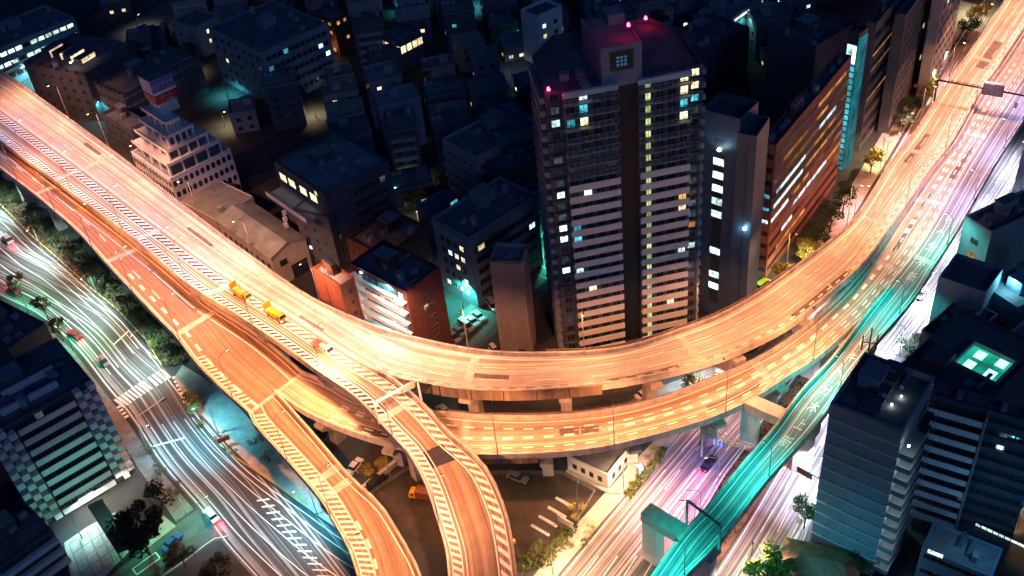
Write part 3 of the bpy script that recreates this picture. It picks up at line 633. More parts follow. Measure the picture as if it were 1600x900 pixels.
    for x, y, z, w_, h_, kd in wins[100:]:
        me = win_mesh(w_, h_, kd, 2); i = len(mb.v); mb.v += [(v.co.x+x, v.co.y+y, v.co.z+z) for v in me.vertices]
        for p in me.polygons: mb.f.append(tuple(i+k for k in p.vertices)); mb.m.append(p.material_index)
    mb.build('window', [M['glass'], M['frame']], t, kind='stuff')
    # penthouse with gridded louvre, roof machinery and beacons
    hp = h+6.5; q = [(G(x, y, hp).xy-a) for x, y in ((938.7, 82), (1003, 71), (917, 32), (973, 20))]; q = [Vector((v.dot(ex), v.dot(ey))) for v in q]
    x0, x1, y0, y1 = q[0].x, q[1].x, q[0].y, max(q[2].y, q[0].y+9)
    ph = B_('penthouse', 'bluegrey', (x0, x1, y0, y1, h-1.02, hp)); B_('penthouse_roof', 'roof_b', (x0+.3, x1-.3, y0+.3, y1-.3, hp+.003, hp+.05), par=ph)
    B_('penthouse_parapet', 'bluegrey', (x0, x1, y0, y0+.3, hp, hp+.7), (x0, x0+.3, y0+.3, y1, hp, hp+.7), (x1-.3, x1, y0+.3, y1, hp, hp+.7), par=ph)
    B_('louvre_panel', 'dsteel', (x0+1.6, x1-1.6, y0-.08, y0-.003, hp-4.3, hp-.3), par=ph)
    B_('louvre_grid', emat('louvre_glow', (.12, .28, .5), .32), *[(((x0+x1)/2-1.0+i*.75), ((x0+x1)/2-.5+i*.75), y0-.12, y0-.083, hp-3.4+j*.75, hp-2.9+j*.75) for i in range(3) for j in range(3)], par=ph)
    B_('plant_enclosure', 'grey', ((x0+x1)/2+.4, x1-.2, y1-4.2, y1-.2, hp+.06, hp+2.2))
    for k in range(5): B_('air_conditioner', 'grey', (x0-3.8+k*.05, x0-2.2+k*.05, y0+.3+k*1.5, y0+1.2+k*1.5, h-1.02, h+.3))
    B_('cooling_unit', 'grey', (x0-6.8, x0-5, y0+5.5, y0+7.3, h-1.02, h+.4))
    for px, py, zz, pw in ((857, 139, h+1.0, 18), (982, 38.5, hp+3.0, 45), (1009, 28, h+1.0, 24)):
        v = G(px, py, zz).xy-a; x, y = v.dot(ex), v.dot(ey); m = MB(); m.tube((x, y, (h-1 if zz < hp else hp)), (x, y, zz-.25), .06, n=6); o = m.build('beacon_mast', M['steel'], t)
        m = MB(); m.box(x-.28, x+.28, y-.28, y+.28, zz-.25, zz+.35, top=(x-.15, x+.15, y-.15, y+.15)); m.build('beacon', M['red'], o); point(t, (x-.1, y-.6, zz+.9), (1, .02, .16), pw, .2, 'beacon_light')
tower()

# ---- slim windowless tower
b = Bld('narrow_tower', 'slim windowless brown tower clad in ribbed panels beside the small car park', (815, 409), (764, 408), (826, 381), 27.3, 'brown', 'roof_b', 'tower')
b.piece('panel_joints', 'dsteel', *[(-.10, -.004, b.ly*k/22-.03, b.ly*k/22+.03, 0, 26.5) for k in range(1, 22)]); b.piece('service_door', 'dsteel', (-.14, -.105, b.ly*.2, b.ly*.2+1.4, 0, 2.3)); b.piece('downpipe', 'steel', (b.lx*.4, b.lx*.4+.15, -.2, -.05, 0, 26)); b.piece('roof_hatch', 'grey', (b.lx*.3, b.lx*.6, 2, 4, b.zr, b.zr+.6))
b.piece('coping', 'dgrey', (-.08, -.004, 0, b.ly, 26.6, 27.3))

# ---- brick balcony block and its street wing
b = Bld('apartment_block', 'dark brick apartment block with brightly lit white balconies stacked along its street side', (634, 456), (551, 407), (684, 415), 26, 'brick', 'roof', 'apartment block')
for i in range(9):
    z = .2+i*2.85; mb = MB(); u1 = b.ly*.80
    mb.box(-1.6, -.004, .3, u1, z-.1, z+.1); mb.box(-1.6, -1.45, .3, u1, z+.1, z+1.2); mb.box(-1.45, -.004, u1-.15, u1, z+.1, z+1.2); o = mb.build('balcony', M['white'], b.t)
    m2 = MB(); m2.box(-1.2, -.05, u1+.2, u1+2.6, z+1.0, z+1.15, top=(-1.2, -.05, u1+.2, u1+2.6)); m2.build('stair_flight', M['white'], b.t)
    m3 = MB(); m3.box(-.5, -.3, u1-.8, u1-.25, z+2.3, z+2.42); m3.build('balcony_lamp', M['cool'], o)
    if i > 1 and i % 2 == 0: spot(b.t, (-1.5, u1+.3, z+2.3), (.55, 1, .95), 700, R(160), .3, .2)
    spot(b.t, (-.5, b.ly*.3, z+2.35), (.35, .95, 1), 3200, R(165), .3, .4)
b.piece('pilaster', 'white', (-1.75, -1.3, b.ly*.80+.05, b.ly*.80+.5, 0, 26)); b.grid('L', 9, 6, 1.6, 1.7, .5, 2.85, .8, b.ly*.22, .25, ('cw', 'cw', 'dim'))
b.grid('R', 7, 2, 1.2, 1.2, 2, 3.1, 4, 3, .0); b.win('R', b.lx*.45, 18, 1.3, 1.4, 'ww'); b.clutter(6, 3)
b.piece('roof_terrace_pool', mat('terrace_deck', (.1, .25, .35), .5), (.5, 3.6, .6, 4.5, b.zr+.004, b.zr+.3)); b.done()
b = Bld('street_wing', 'orange-lit brick stair wing standing in front of the white balconies, hard by the expressway', (531, 447), (480, 423), (557, 434), 23.5, 'brick_o', 'roof_b', 'building', foot=False)
b.grid('R', 7, 1, 1.0, 1.2, 1.5, 3.1, b.lx*.45, 1.5, .4, ('am', 'am', 'dim')); b.clutter(4, 9)
b.piece('lightning_rod_cable', 'dsteel', (-.06, -.01, b.ly*.55, b.ly*.55+.06, 0, 22)); b.done()

# ---- stepped white building with oval windows and a rooftop sign drum
def oval_mesh(w, h):
    mb = MB(); N_ = 14; pts = [(w/2*math.copysign(abs(math.cos(2*math.pi*k/N_))**.7, math.cos(2*math.pi*k/N_)), h/2+h/2*math.copysign(abs(math.sin(2*math.pi*k/N_))**.8, math.sin(2*math.pi*k/N_))) for k in range(N_)]
    mb.quad([(x, -.03, z) for x, z in pts], 0)
    for k in range(N_):
        p, q = pts[k], pts[(k+1) % N_]; e = 1.14; P = [(p[0]*e, -.08, h/2+(p[1]-h/2)*e), (q[0]*e, -.08, h/2+(q[1]-h/2)*e)]
        mb.quad([(p[0], -.03, p[1]), (q[0], -.03, q[1]), P[1], P[0]], 1); mb.quad([P[0], P[1], (q[0]*e, 0, P[1][2]), (p[0]*e, 0, P[0][2])], 1)
    return mb.mesh('oval_window', [M['glass'], M['white']])
b = Bld('stepped_office', 'white terraced office with oval windows and a blue and red rooftop sign drum', (265, 279), (203, 237), (360, 233), 15, 'white', 'roof_b', 'office building', parapet=.6)
om = oval_mesh(1.25, 1.9)
for f, L_, k in (('R', b.lx, 11), ('L', b.ly, 12)):
    for i in range(4):
        for j in range(k):
            (x, y), a = b.xf(f, L_*(j+.6)/(k+.2)); link('oval_window', om, b.t, (x, y, 1.6+i*3.4), a)
X, Y = b.lx, b.ly; tiers = []
for k, (ix, iy, z1) in enumerate(((1.5, 1.5, 18.2), (3.6, 3.2, 21.4), (6.0, 5.0, 24.6), (8.2, 6.8, 27.6))):
    z0 = b.zr if k == 0 else tiers[-1]; x0, x1, y0, y1 = ix*.7, X-ix*1.15, iy*.7, Y-iy*.6
    tr = b.piece('terrace_storey', 'dgrey', (x0+1.0, x1-1.0, y0+1.0, y1, z0-.01, z1-.5)); b.piece('terrace_slab', 'white', (x0, x1, y0, y1, z1-.5, z1), par=tr)
    [b.piece('terrace_column', 'white', q, par=tr) for q in [(x0+(x1-x0-.5)*j/4, x0+(x1-x0-.5)*j/4+.5, y0+.02, y0+.5, z0, z1-.5) for j in range(5)]+[(x0+.02, x0+.5, y0+(y1-y0)*j/4+.6, y0+(y1-y0)*j/4+1.1, z0, z1-.5) for j in range(4)]]
    b.piece('terrace_parapet', 'white', (x0-.2, x1+.2, y0-.2, y0-.003, z1-.5, z1+.45), (x0-.2, x0-.003, y0, y1, z1-.5, z1+.45), par=tr); tiers.append(z1)
sx, sy, sw, zt = X*.36, Y*.42, 6.6, 38.0
st = b.piece('sign_tower', 'white', (sx+.5, sx+sw-.5, sy+.5, sy+sw-.5, 27.5, zt)); b.piece('sign_tower_roof', 'roof', (sx-.1, sx+sw+.1, sy-.1, sy+sw+.1, zt+.003, zt+.15))
sb = b.piece('sign_box', mat('sign_blue', (.07, .12, .42), .5), (sx, sx+sw, sy, sy+sw, zt-3.6, zt)); b.piece('sign_border', 'white', (sx-.06, sx+sw+.06, sy-.06, sy+sw+.06, zt-4.2, zt-3.605), par=sb)
b.piece('sign_face', mat('sign_pale', (.55, .58, .68), .6), (sx-.05, sx-.003, sy+.2, sy+sw-.2, zt-3.4, zt-.3), par=sb)
sr2 = b.piece('sign_band', mat('sign_red', (.32, .03, .05), .5), (sx-.02, sx+sw+.02, sy-.02, sy+sw+.02, zt-7.0, zt-4.6))
def wall_text(bld, par, txt, face, u, z, size, m, off=.05, rot=0):
    me = text_mesh(txt, size); me.materials.clear(); me.materials.append(m); T = Matrix.Rotation(R(90), 4, 'X'); me.transform(T)
    (x, y), a = bld.xf(face, u); o = link('lettering', me, par, (x, y-off, z) if face == 'R' else (x-off, y, z), a); return o
for txt, z, s_, par in (('ハイテック', zt-1.8, 1.25, sb), ('アート', zt-5.4, 1.3, sr2), ('ビル内装', zt-6.5, .9, sr2)):
    me = text_mesh(txt, s_); me.materials.clear(); me.materials.append(M['white']); me.transform(Matrix.Rotation(R(90), 4, 'X')); link('lettering', me, par, (sx+sw/2, sy-.06, z))
b.clutter(0, 1, big=False); b.done()
spot(b.t, (-6, b.ly*.6, 20), (1, .72, .45), 500, R(120), .5, .5, (0, R(-60), 0), 'facade_light')

# ---- low sheds by the expressway
b = Bld('gabled_hall', 'long low gabled hall with a patched sheet metal roof beside the expressway', (423, 403), (337, 346), (478, 373), 9.5, 'beige', 'roof_g', 'hall', parapet=0)
mb = MB(); X, Y = b.lx, b.ly; zr = 11.6; hh = 9.5
mb.quad([(-.4, -.4, hh), (-.4, Y+.2, hh), (X*.5, Y+.2, zr), (X*.5, -.4, zr)]); mb.quad([(X*.5, -.4, zr), (X*.5, Y+.2, zr), (X+.4, Y+.2, hh), (X+.4, -.4, hh)]); mb.build('gable_roof', M['roof_g'], b.t)
mb = MB(); mb.quad([(0, -.01, hh-.02), (X, -.01, hh-.02), (X*.5, -.01, zr-.05)]); mb.build('gable_wall', M['beige'], b.t)
for u in (.33, .66): b.piece('roof_ridge_cap', 'dgrey', (-.42, X*.5, Y*u-.15, Y*u+.15, hh+.2, hh+.35))
b.grid('L', 2, 9, 1.2, 1.5, 1.5, 3.6, 1, 1, .12, ('ww', 'am')); b.win('R', 3, 5.4, 2.2, 1.8, 'glass', 1); b.piece('loading_door', 'dsteel', (X*.45, X*.9, -.06, -.003, 0, 4.2)); b.done()
b = Bld('flat_shed', 'low flat-roofed shed tucked between the oval-windowed office and the gabled hall', (336, 343), (288, 313), (392, 305), 8.5, 'beige', 'roof_g', 'shed', parapet=.3)
b.piece('vent_box', 'grey', (3, 4.6, 2, 3.4, b.zr-.01, b.zr+1.2)); b.grid('L', 1, 4, 1.4, 1.4, 4, 3, 1, 1, 0); b.done()
b = Bld('low_office', 'low dark office with a steel frame porch at the expressway, above the oval-windowed office', (205, 205), (168, 172), (232, 190), 10, 'dgrey', 'roof', 'office building')
b.grid('L', 3, 5, 1.5, 1.4, 1, 3, 1, 1, .15); b.clutter(3, 2); b.done()

# ---- mid-rise blocks in the dark quarter
b = Bld('lounge_block', 'dark mid-rise block with a lit terrace lounge under its upper roof, centre left', (506, 303), (428, 251), (606, 250), 23.5, 'dgrey', 'roof_b')
b.grid('R', 6, 6, 1.8, 1.7, 2, 3.3, 8, 2, .03); 
for u in (.25, .45, .68, .86): b.win('L', b.ly*u, 18.6, 3.2, 2.4, 'ww', 3)
b.piece('terrace', 'grey', (-5.5, -.004, 2, b.ly*.9, 16.4, 17.0)); b.piece('terrace_rail', 'white', (-5.5, -5.35, 2, b.ly*.9, 17.0, 18)); b.piece('terrace_stair', 'white', *[(-6.5, -5.5, b.ly*.5+k*.5, b.ly*.5+k*.5+.5, 15-k*2.2, 16.4-k*2.2) for k in range(6)])
b.clutter(5, 21); b.win('L', 4, 21.3, 1.2, 1.3, 'ww'); b.done()
b = Bld('window_grid_block', 'grey block with a big panelled window grid at the lower front of the lounge block', (512, 339), (470, 316), (592, 268), 17.5, 'dgrey', 'roof_b', foot=False)
b.grid('R', 4, 3, 2.2, 3.0, 3, 3.6, 2, b.lx*.55, .05, n=3); b.grid('R', 4, 4, 2.6, 3.2, 3, 3.4, b.lx*.5, 3, .04, n=3); b.win('R', 3, 8.5, .9, 1.8, 'cw'); b.grid('L', 5, 3, 1, 1.2, 2, 3.1, 1, 1, .3, ('cw', 'dim')); b.clutter(4, 8); b.done()
b = Bld('corner_office', 'teal-grey corner office with cornice and scattered lit windows behind the slim brown tower', (732, 372), (672, 341), (842, 305), 21, 'bluegrey', 'roof')
b.bands('R', 1, 19.6, 1, .5, 'grey', .5, name='cornice'); b.bands('L', 1, 19.6, 1, .5, 'grey', .5, name='cornice')
b.grid('R', 5, 9, 2.0, 1.6, 2.5, 3.3, 1.5, 1.5, .05, ('cy', 'ww', 'cw')); b.grid('L', 5, 4, 1.4, 1.5, 2.5, 3.3, 2, 2, .3, ('cw', 'ww')); b.win('R', 3.3, 15.7, 2.2, 1.6, 'ww'); b.clutter(6, 5); b.done()
b = Bld('low_house', 'small house with a lit cyan window between the lounge block and the corner office', (668, 330), (655, 318), (712, 303), 9, 'bluegrey', 'roof_b', 'house'); b.win('R', b.lx*.9, 5.5, 2.5, 2, 'cy'); b.done()
b = Bld('courtyard_block', 'dim flat-roofed apartment block half hidden behind the apartment tower, at its left', (742, 245), (698, 212), (835, 185), 20, 'grey', 'roof')
b.bands('L', 5, 2, 3.3, 1.0, 'grey', .6); b.grid('R', 5, 8, 1.6, 1.5, 2, 3.3, 1, 1, .08); b.grid('L', 5, 5, 1.4, 1.5, 2, 3.3, 1, 1, .05); b.clutter(6, 6); b.done()
b = Bld('roof_block', 'dark flat block with a long cornice behind the corner office, left of the apartment tower', (795, 268), (735, 238), (850, 240), 18, 'dgrey', 'roof', foot=False); b.grid('L', 4, 5, 1.4, 1.4, 2, 3.3, 1, 1, .1); b.clutter(4, 61); b.done()
b = Bld('flats', 'teal-lit flats with rows of small windows beside the left edge of the apartment tower', (800, 330), (786, 322), (848, 290), 15, 'bluegrey', 'roof', 'apartment block', foot=False)
b.grid('R', 4, 6, 1.3, 1.3, 1.8, 3.2, 1, 1, .12, ('cw', 'cy')); b.done()
b = Bld('brick_shed', 'low reddish block with a dark roof immediately behind the brick apartment block', (600, 400), (540, 372), (668, 352), 12, 'brick', 'roof', foot=False); b.grid('L', 3, 5, 1.3, 1.3, 2, 3, 1, 1, 0); b.clutter(5, 77); b.done()

# ---- right of the tower: windowless slab, striped office, glass stair, offices along the boulevard
b = Bld('windowless_slab', 'tall blue-grey windowless slab with a column of lit stair windows, right of the apartment tower', (1157, 186), (1097, 169), (1184, 158), 53, 'navy', 'roof', 'tower', parapet=2.5)
b.piece('stair_slot', 'dsteel', (-.05, -.003, b.ly*.36, b.ly*.62, 4, 47))
for i in (1, 2, 4, 7, 8, 9, 10, 11): b.win('L', b.ly*.5, 4.5+i*3.3, 2.6, 1.9, 'cw', 1, .06)
b.piece('wall_lamp', 'cool', (-.5, -.06, b.ly*.45, b.ly*.52, 44.6, 45.0)); spot(b.t, (-2.0, b.ly*.42, 44.5), (.5, .85, 1), 420, R(150), .6, .4, (0, R(-170), 0)); b.done()
b = Bld('windowless_annex', 'narrow blue pillar block wedged between the windowless slab and the striped office', (1183, 213), (1160, 201), (1203, 182), 50, 'navy', 'roof', 'tower', parapet=1.5, foot=False)
b.piece('panel_joint', 'dsteel', (-.05, -.003, b.ly*.4, b.ly*.47, 0, 49)); b.piece('wall_lamp', 'cool', (-.4, -.06, b.ly*.25, b.ly*.4, 27, 27.3)); point(b.t, (-1.0, b.ly*.3, 27), (.2, .75, 1), 180, .2); b.done()
b = Bld('striped_office', 'dark office with a terracotta street face striped by long lit ribbon windows', (1213, 226), (1187, 222), (1331, 86), 37.5, 'orange', 'roof', 'office building')
rr = random.Random(4)
for i in range(10):
    z = 2+i*3.5
    mb = MB(); mb.box(.6, b.lx-.6, -.05, -.004, z, z+1.3); mb.build('ribbon_window', M['glass'], b.t)
    mb = MB(); mb.box(-.05, -.004, .4, b.ly-.4, z, z+1.2); mb.build('ribbon_window', M['glass'], b.t)
for i, u0, u1, k in ((8, .10, .42, 'strip_o'), (7, .15, .40, 'strip_o'), (9, .55, .95, 'strip_o'), (6, .04, .42, 'strip'), (6, .55, .85, 'strip_o'), (5, .02, .40, 'strip'), (5, .45, .75, 'strip_o'), (4, .0, .22, 'strip'), (3, .30, .78, 'strip'), (3, .80, .95, 'strip_o'), (2, .16, .30, 'strip'), (8, .5, .7, 'strip_o'), (4, .3, .5, 'strip_o'), (7, .6, .85, 'strip'), (1, .1, .5, 'strip_o')):
    z = 2+i*3.5; mb = MB(); mb.box(.7+(b.lx-1.4)*u0, .7+(b.lx-1.4)*u1, -.09, -.052, z+.1, z+1.1); mb.build('ribbon_window', M[k], b.t)
for i, k in ((4, 'strip'), (5, 'cy'), (6, 'cy')):
    z = 2+i*3.5; mb = MB(); mb.box(-.09, -.052, .5, b.ly-.5, z+.1, z+1.0); mb.build('ribbon_window', M[k], b.t)
b.clutter(10, 31); b.done()
b = Bld('roof_plant_block', 'unlit block with a recessed plant deck behind the striped office', (1275, 72), (1212, 42), (1322, 30), 34, 'dgrey', 'roof', parapet=2); b.clutter(8, 12); b.done()
b = Bld('glass_stair_tower', 'slender glass stair tower glowing cyan beside the boulevard', (1343, 52), (1327, 47), (1356, 42), 40, 'dsteel', 'roof_b', 'glass tower', foot=False)
mb = MB(); mb.box(-.12, -.003, .1, b.ly-.1, 0, 36.5); mb.build('glass_wall', M['tealw'], b.t); mb = MB(); mb.box(.1, b.lx-.1, -.12, -.003, 0, 38.5); mb.build('glass_wall', emat('lit_teal_dim', (.02, .42, .50), .7, .7, .3), b.t)
mb = MB(); mb.box(-.16, -.125, .2, b.ly-.2, 31.5, 36.4); mb.build('glass_wall', M['strip'], b.t)
for i in range(18): b.piece('landing', 'dsteel', (-.2, -.13, 0, b.ly, 1+i*1.75, 1.35+i*1.75))
for f, n_ in (('L', 2), ('R', 3)):
    for k in range(n_+1):
        if f == 'L': b.piece('mullion', 'steel', (-.22, -.17, b.ly*k/n_-.06, b.ly*k/n_+.06, 0, 36.5))
        else: b.piece('mullion', 'steel', (b.lx*k/n_-.06, b.lx*k/n_+.06, -.22, -.17, 0, 38.5))
b.done()
b = Bld('banded_office', 'dark office with deep horizontal bands between the glass stair tower and the gridded office', (1370, 36), (1357, 31), (1424, -28), 38, 'dgrey', 'roof', 'office building')
for i in range(8):
    z = 2+i*4.4; mb = MB(); mb.box(.5, b.lx-.5, -.06, -.004, z, z+2.2); mb.build('ribbon_window', M['glass'], b.t)
    if i in (3, 5, 6): mb = MB(); mb.box(.5, b.lx*.8, -.10, -.062, z, z+.35); mb.build('sill_light', M['strip_o'], b.t)
b.win('R', b.lx*.2, 3, 3, .5, 'am', 1); b.clutter(5, 14); b.done()
b = Bld('gridded_office', 'orange-lit office with a regular grid of square windows near the top right corner', (1416, 23), (1404, 17), (1464, -45), 36, 'dgrey', 'roof', 'office building')
b.grid('R', 12, 9, 1.5, 1.6, 1.5, 2.85, .8, 1, .04, ('am', 'ww')); b.piece('corner_pier', 'white', (b.lx-.9, b.lx+.6, -.8, -.003, 0, 36)); b.done()
b = Bld('far_office', 'dark tower office with a latticed street corner at the top edge beside the expressway', (1475, -5), (1462, -10), (1512, -60), 34, 'grey', 'roof', 'office building'); b.grid('R', 9, 6, 1.6, 1.5, 2, 3.4, 1, 1, .1, ('am', 'cw')); b.done()

# ---- right-hand blocks beyond the boulevard
b = Bld('gable_office', 'dark building with three stepped windows facing the boulevard at the right edge', (1550, 362), (1526, 332), (1640, 320), 20, 'grey', 'roof')
b.grid('L', 4, 1, 2.0, 1.5, 3, 3.8, 1.5, 1.5, .5, ('dim', 'am')); b.clutter(4, 16); b.done()
b = Bld('terrace_house', 'dark-roofed building over a cyan-lit roof terrace beside the slip ramp', (1541, 457), (1466, 433), (1570, 420), 23, 'bluegrey', 'roof')
b.done()
tb = Bld('terrace_block', 'lower block whose narrow terrace is washed with cyan light under the dark-roofed building', (1520, 492), (1462, 470), (1560, 455), 17, 'bluegrey', 'roof_b', foot=False, parapet=.9)
for u in (.25, .7): spot(tb.t, (tb.lx*.1+1, tb.ly*u, 19.3), (.10, .80, 1), 2600, R(165), .4, .2)
tb.piece('terrace_lamp', 'tealL', (.6, .9, tb.ly*.25-.2, tb.ly*.25+.2, 19.35, 19.5)); tb.clutter(5, 40, False)
tb.piece('ladder', 'steel', (-.5, -.1, .2, .5, 2, 17), (-.5, -.1, .9, 1.2, 2, 17), *[(-.4, -.2, .5, .9, 2+k*.8, 2.1+k*.8) for k in range(18)]); tb.done()
b = Bld('roof_hut_block', 'dark block carrying a small floodlit cyan roof hut near the right edge', (1590, 480), (1545, 440), (1660, 420), 19, 'bluegrey', 'roof')
hx = G(1563, 425, 22).xy-b.n.xy; 
b.piece('roof_hut', 'bluegrey', (4, 7.5, b.ly-6, b.ly-2.5, b.zr-.01, b.zr+3)); b.piece('hut_lamp', 'cool', (3.7, 3.98, b.ly-4.4, b.ly-4.1, b.zr+2.6, b.zr+2.9)); point(b.t, (2.9, b.ly-4.2, b.zr+2.7), (.25, .85, 1), 1100, .2); b.clutter(4, 19); b.grid('L', 4, 4, 1.4, 1.4, 2, 3.4, 1, 1, .1); b.done()
b = Bld('skylit_block', 'broad dark block with a bright green light well sunk in its roof at the right', (1535, 640), (1400, 575), (1640, 545), 24, 'dgrey', 'roof', foot=True)
lw = [G(x, y, b.zr).xy for x, y in ((1503, 577), (1518, 544), (1576, 566), (1562, 594))]
lc = [Vector(((p-b.n.xy).dot(b.ex), (p-b.n.xy).dot(b.ey))) for p in lw]; x0, x1 = min(p.x for p in lc), max(p.x for p in lc); y0, y1 = min(p.y for p in lc), max(p.y for p in lc)
b.piece('light_well_floor', emat('light_well', (.02, .62, .42), .8, .6, .25), (x0, x1, y0, y1, b.zr+.01, b.zr+.06)); b.piece('light_well_kerb', 'grey', (x0-.4, x0, y0-.4, y1+.4, b.zr, b.zr+1), (x1, x1+.4, y0-.4, y1+.4, b.zr, b.zr+1), (x0, x1, y0-.4, y0, b.zr, b.zr+1), (x0, x1, y1, y1+.4, b.zr, b.zr+1))  # well floor glows by itself, standing in for the light inside
for u, v in ((.08, .62), (.10, .12), (.56, .60), (.62, .10)): b.piece('light_panel', emat('panel_glow', (.55, 1, .85), 1.4), (x0+(x1-x0)*u, x0+(x1-x0)*(u+.3), y0+(y1-y0)*v, y0+(y1-y0)*(v+.22), b.zr+.3, b.zr+.5))
b.piece('air_conditioner', 'grey', (3, 5, b.ly*.25, b.ly*.25+1.4, b.zr-.01, b.zr+1.3)); b.piece('duct', 'steel', (b.lx*.2, b.lx*.2+5, 3, 3.7, b.zr-.01, b.zr+.7)); b.piece('stair_house', 'dgrey', (4, 8, b.ly*.6, b.ly*.6+4, b.zr-.01, b.zr+2.6)); b.grid('L', 5, 8, 1.4, 1.4, 2, 3.7, 1, 1, .02); b.done()
b = Bld('cyan_annex', 'building with a bright cyan wall and one lit window cut off by the right edge', (1606, 545), (1580, 520), (1660, 500), 20, 'bluegrey', 'roof', foot=False); b.win('L', b.ly*.35, 15, 2.2, 1.8, 'cw'); point(b.t, (-3, b.ly*.4, 17), (.1, .8, 1), 2200, .3); b.done()
b = Bld('setback_block', 'unlit stepped block between the terrace block and the green light well', (1500, 545), (1440, 515), (1560, 490), 18, 'dgrey', 'roof', foot=False); b.clutter(8, 29); b.grid('L', 4, 5, 1.4, 1.4, 2, 3.6, 1, 1, 0); b.done()

b = Bld('ribbed_slab', 'tall panelled slab with thin white floor lines and lit stair landings, bottom right', (1411, 673), (1297, 630), (1464, 590), 37.5, 'stripe', 'roof', 'apartment block', parapet=1.2)
for i in range(12): b.piece('floor_line', 'white', (-.22, -.004, 0, b.ly, 1.5+i*2.95, 1.72+i*2.95))
b.piece('top_band', 'grey', (-.3, -.004, 0, b.ly, 35.2, 37.5)); b.piece('vent_dot', 'dsteel', *[(-.2, -.102, b.ly*u, b.ly*u+.25, 1.9+i*2.95, 2.1+i*2.95) for i in range(11) for u in (.3, .55, .8)])
for i in range(11):
    z = 1.4+i*2.95
    o = b.piece('stair_landing', 'grey', (.5, 7.5, -2.2, -.004, z-.1, z+.1), (.5, 7.5, -2.2, -2.08, z+.1, z+1.1), (.5, .62, -2.08, -.004, z+.1, z+1.1)); b.piece('stair_lamp', 'cool', (1.0, 1.35, -1.2, -.9, z+2.55, z+2.75), par=o); spot(b.t, (1.2, -1.05, z+2.5), (.75, 1, 1), 45, R(160), .3, .15)
    b.piece('stair_flight', 'dsteel', (7.6, 12, -1.6, -.3, z+.5, z+.7))
b.grid('R', 11, 3, 1.6, 1.7, 2, 2.95, 9, 1.5, .0); b.piece('stair_rail', 'brown', *[(7.5, 12.5, -2.2, -2.1, 2.2+i*2.95, 2.3+i*2.95) for i in range(11)])
for k in range(4): b.piece('roof_box', 'dgrey', (3+k*3, 5+k*3, b.ly*.4, b.ly*.4+3, b.zr-.01, b.zr+1.5))
spot(b.t, (-13, b.ly*.45, 7), (.04, .45, .60), 3000, R(120), .8, .5, (0, R(-98), 0), 'added_wall_wash'); b.clutter(8, 33); b.piece('roof_lamp', 'cool', (5, 5.25, b.ly*.3, b.ly*.3+.25, b.zr+.4, b.zr+.6), (7.5, 7.75, b.ly*.25, b.ly*.25+.25, b.zr+.4, b.zr+.6)); b.done()  # spot without a fixture, added to tint the slab's lower face teal
b = Bld('balcony_flats', 'pale flats with stacked balcony bands and a lit billboard at their foot, right edge', (1640, 668), (1457, 617), (1648, 647), 31, 'dgrey', 'roof', 'apartment block')
for i in range(10):
    z = 1.5+i*2.95
    mb = MB(); mb.box(-1.4, -.004, b.ly*.52, b.ly, z-.1, z+.1); mb.box(-1.4, -1.25, b.ly*.52, b.ly, z+.1, z+1.2); mb.build('balcony', M['white'], b.t)
    mb = MB(); mb.box(-.5, -.004, 0, b.ly*.49, z, z+1.0); mb.build('balcony', M['dgrey'], b.t)
b.piece('divider_pier', 'grey', (-1.7, -.004, b.ly*.492, b.ly*.515, 0, 31)); b.grid('L', 10, 14, 1.5, 1.6, 1.9, 2.95, .6, .6, .03, ('cy', 'cw', 'dim')); b.clutter(3, 37, False); b.done()
b = Bld('depot', 'low blue-lit depot with a wide flat roof at the bottom right corner', (1550, 902), (1440, 856), (1567, 857), 9, 'bluegrey', 'roof_b', 'depot')
b.grid('L', 2, 7, 2.2, 1.0, 3, 4, 1, 1, .1, ('cw',)); b.win('L', b.ly*.8, 8.5, 2.6, 1.2, 'cw'); point(b.t, (b.lx*.4, b.ly*.2, 15), (.1, .5, 1), 700, .4); b.clutter(3, 41, False); b.done()

# ---- left-hand blocks below the avenue
b = Bld('chequered_flats', 'dark flats with chequered balcony bays and long pale balcony bands, bottom left', (-22, 682), (-95, 622), (152, 608), 27, 'dgrey', 'roof', 'apartment block')
for i in range(9):
    z = 1.0+i*2.9; X = b.lx
    mb = MB(); mb.box(X*.24, X*.78, -1.4, -.004, z-.1, z+.1); mb.box(X*.24, X*.78, -1.4, -1.25, z+.1, z+1.3); mb.build('balcony', M['white'], b.t)
    for k, (u0, u1) in enumerate(((.0, .07), (.075, .145), (.15, .22), (.80, .865), (.87, .93), (.935, 1.0))):
        zz = z+(1.45 if k % 2 else 0); mb = MB(); mb.box(X*u0, X*u1, -1.5, -.004, zz-.1, zz+1.35); mb.build('balcony', M['white'], b.t)
b.grid('R', 9, 12, 1.7, 1.5, 1.5, 2.9, 1, 1, .02, ('dim',)); b.piece('penthouse_band', 'white', (b.lx*.2, b.lx*.75, 4, 4.6, b.zr, b.zr+1.4), (b.lx*.3, b.lx*.8, 9, 9.6, b.zr, b.zr+1.4)); b.clutter(6, 43)

cq = [Vector(((q.xy-b.n.xy).dot(b.ex), (q.xy-b.n.xy).dot(b.ey))) for q in (G(x, y, 4.2) for x, y in ((136, 790), (183, 864), (207, 852), (159, 779)))]
mb = MB(); mb.prism(cq, 3.8, 4.2, bottom=True); o = mb.build('entrance_canopy', M['dsteel'], b.t)
for q in (cq[1], cq[2]):
    q = q+(sum(cq, Vector((0, 0)))/4-q)*.12; mb = MB(); mb.tube((q.x, q.y, 0), (q.x, q.y, 3.79), .16, n=6); mb.build('canopy_post', M['steel'], o)

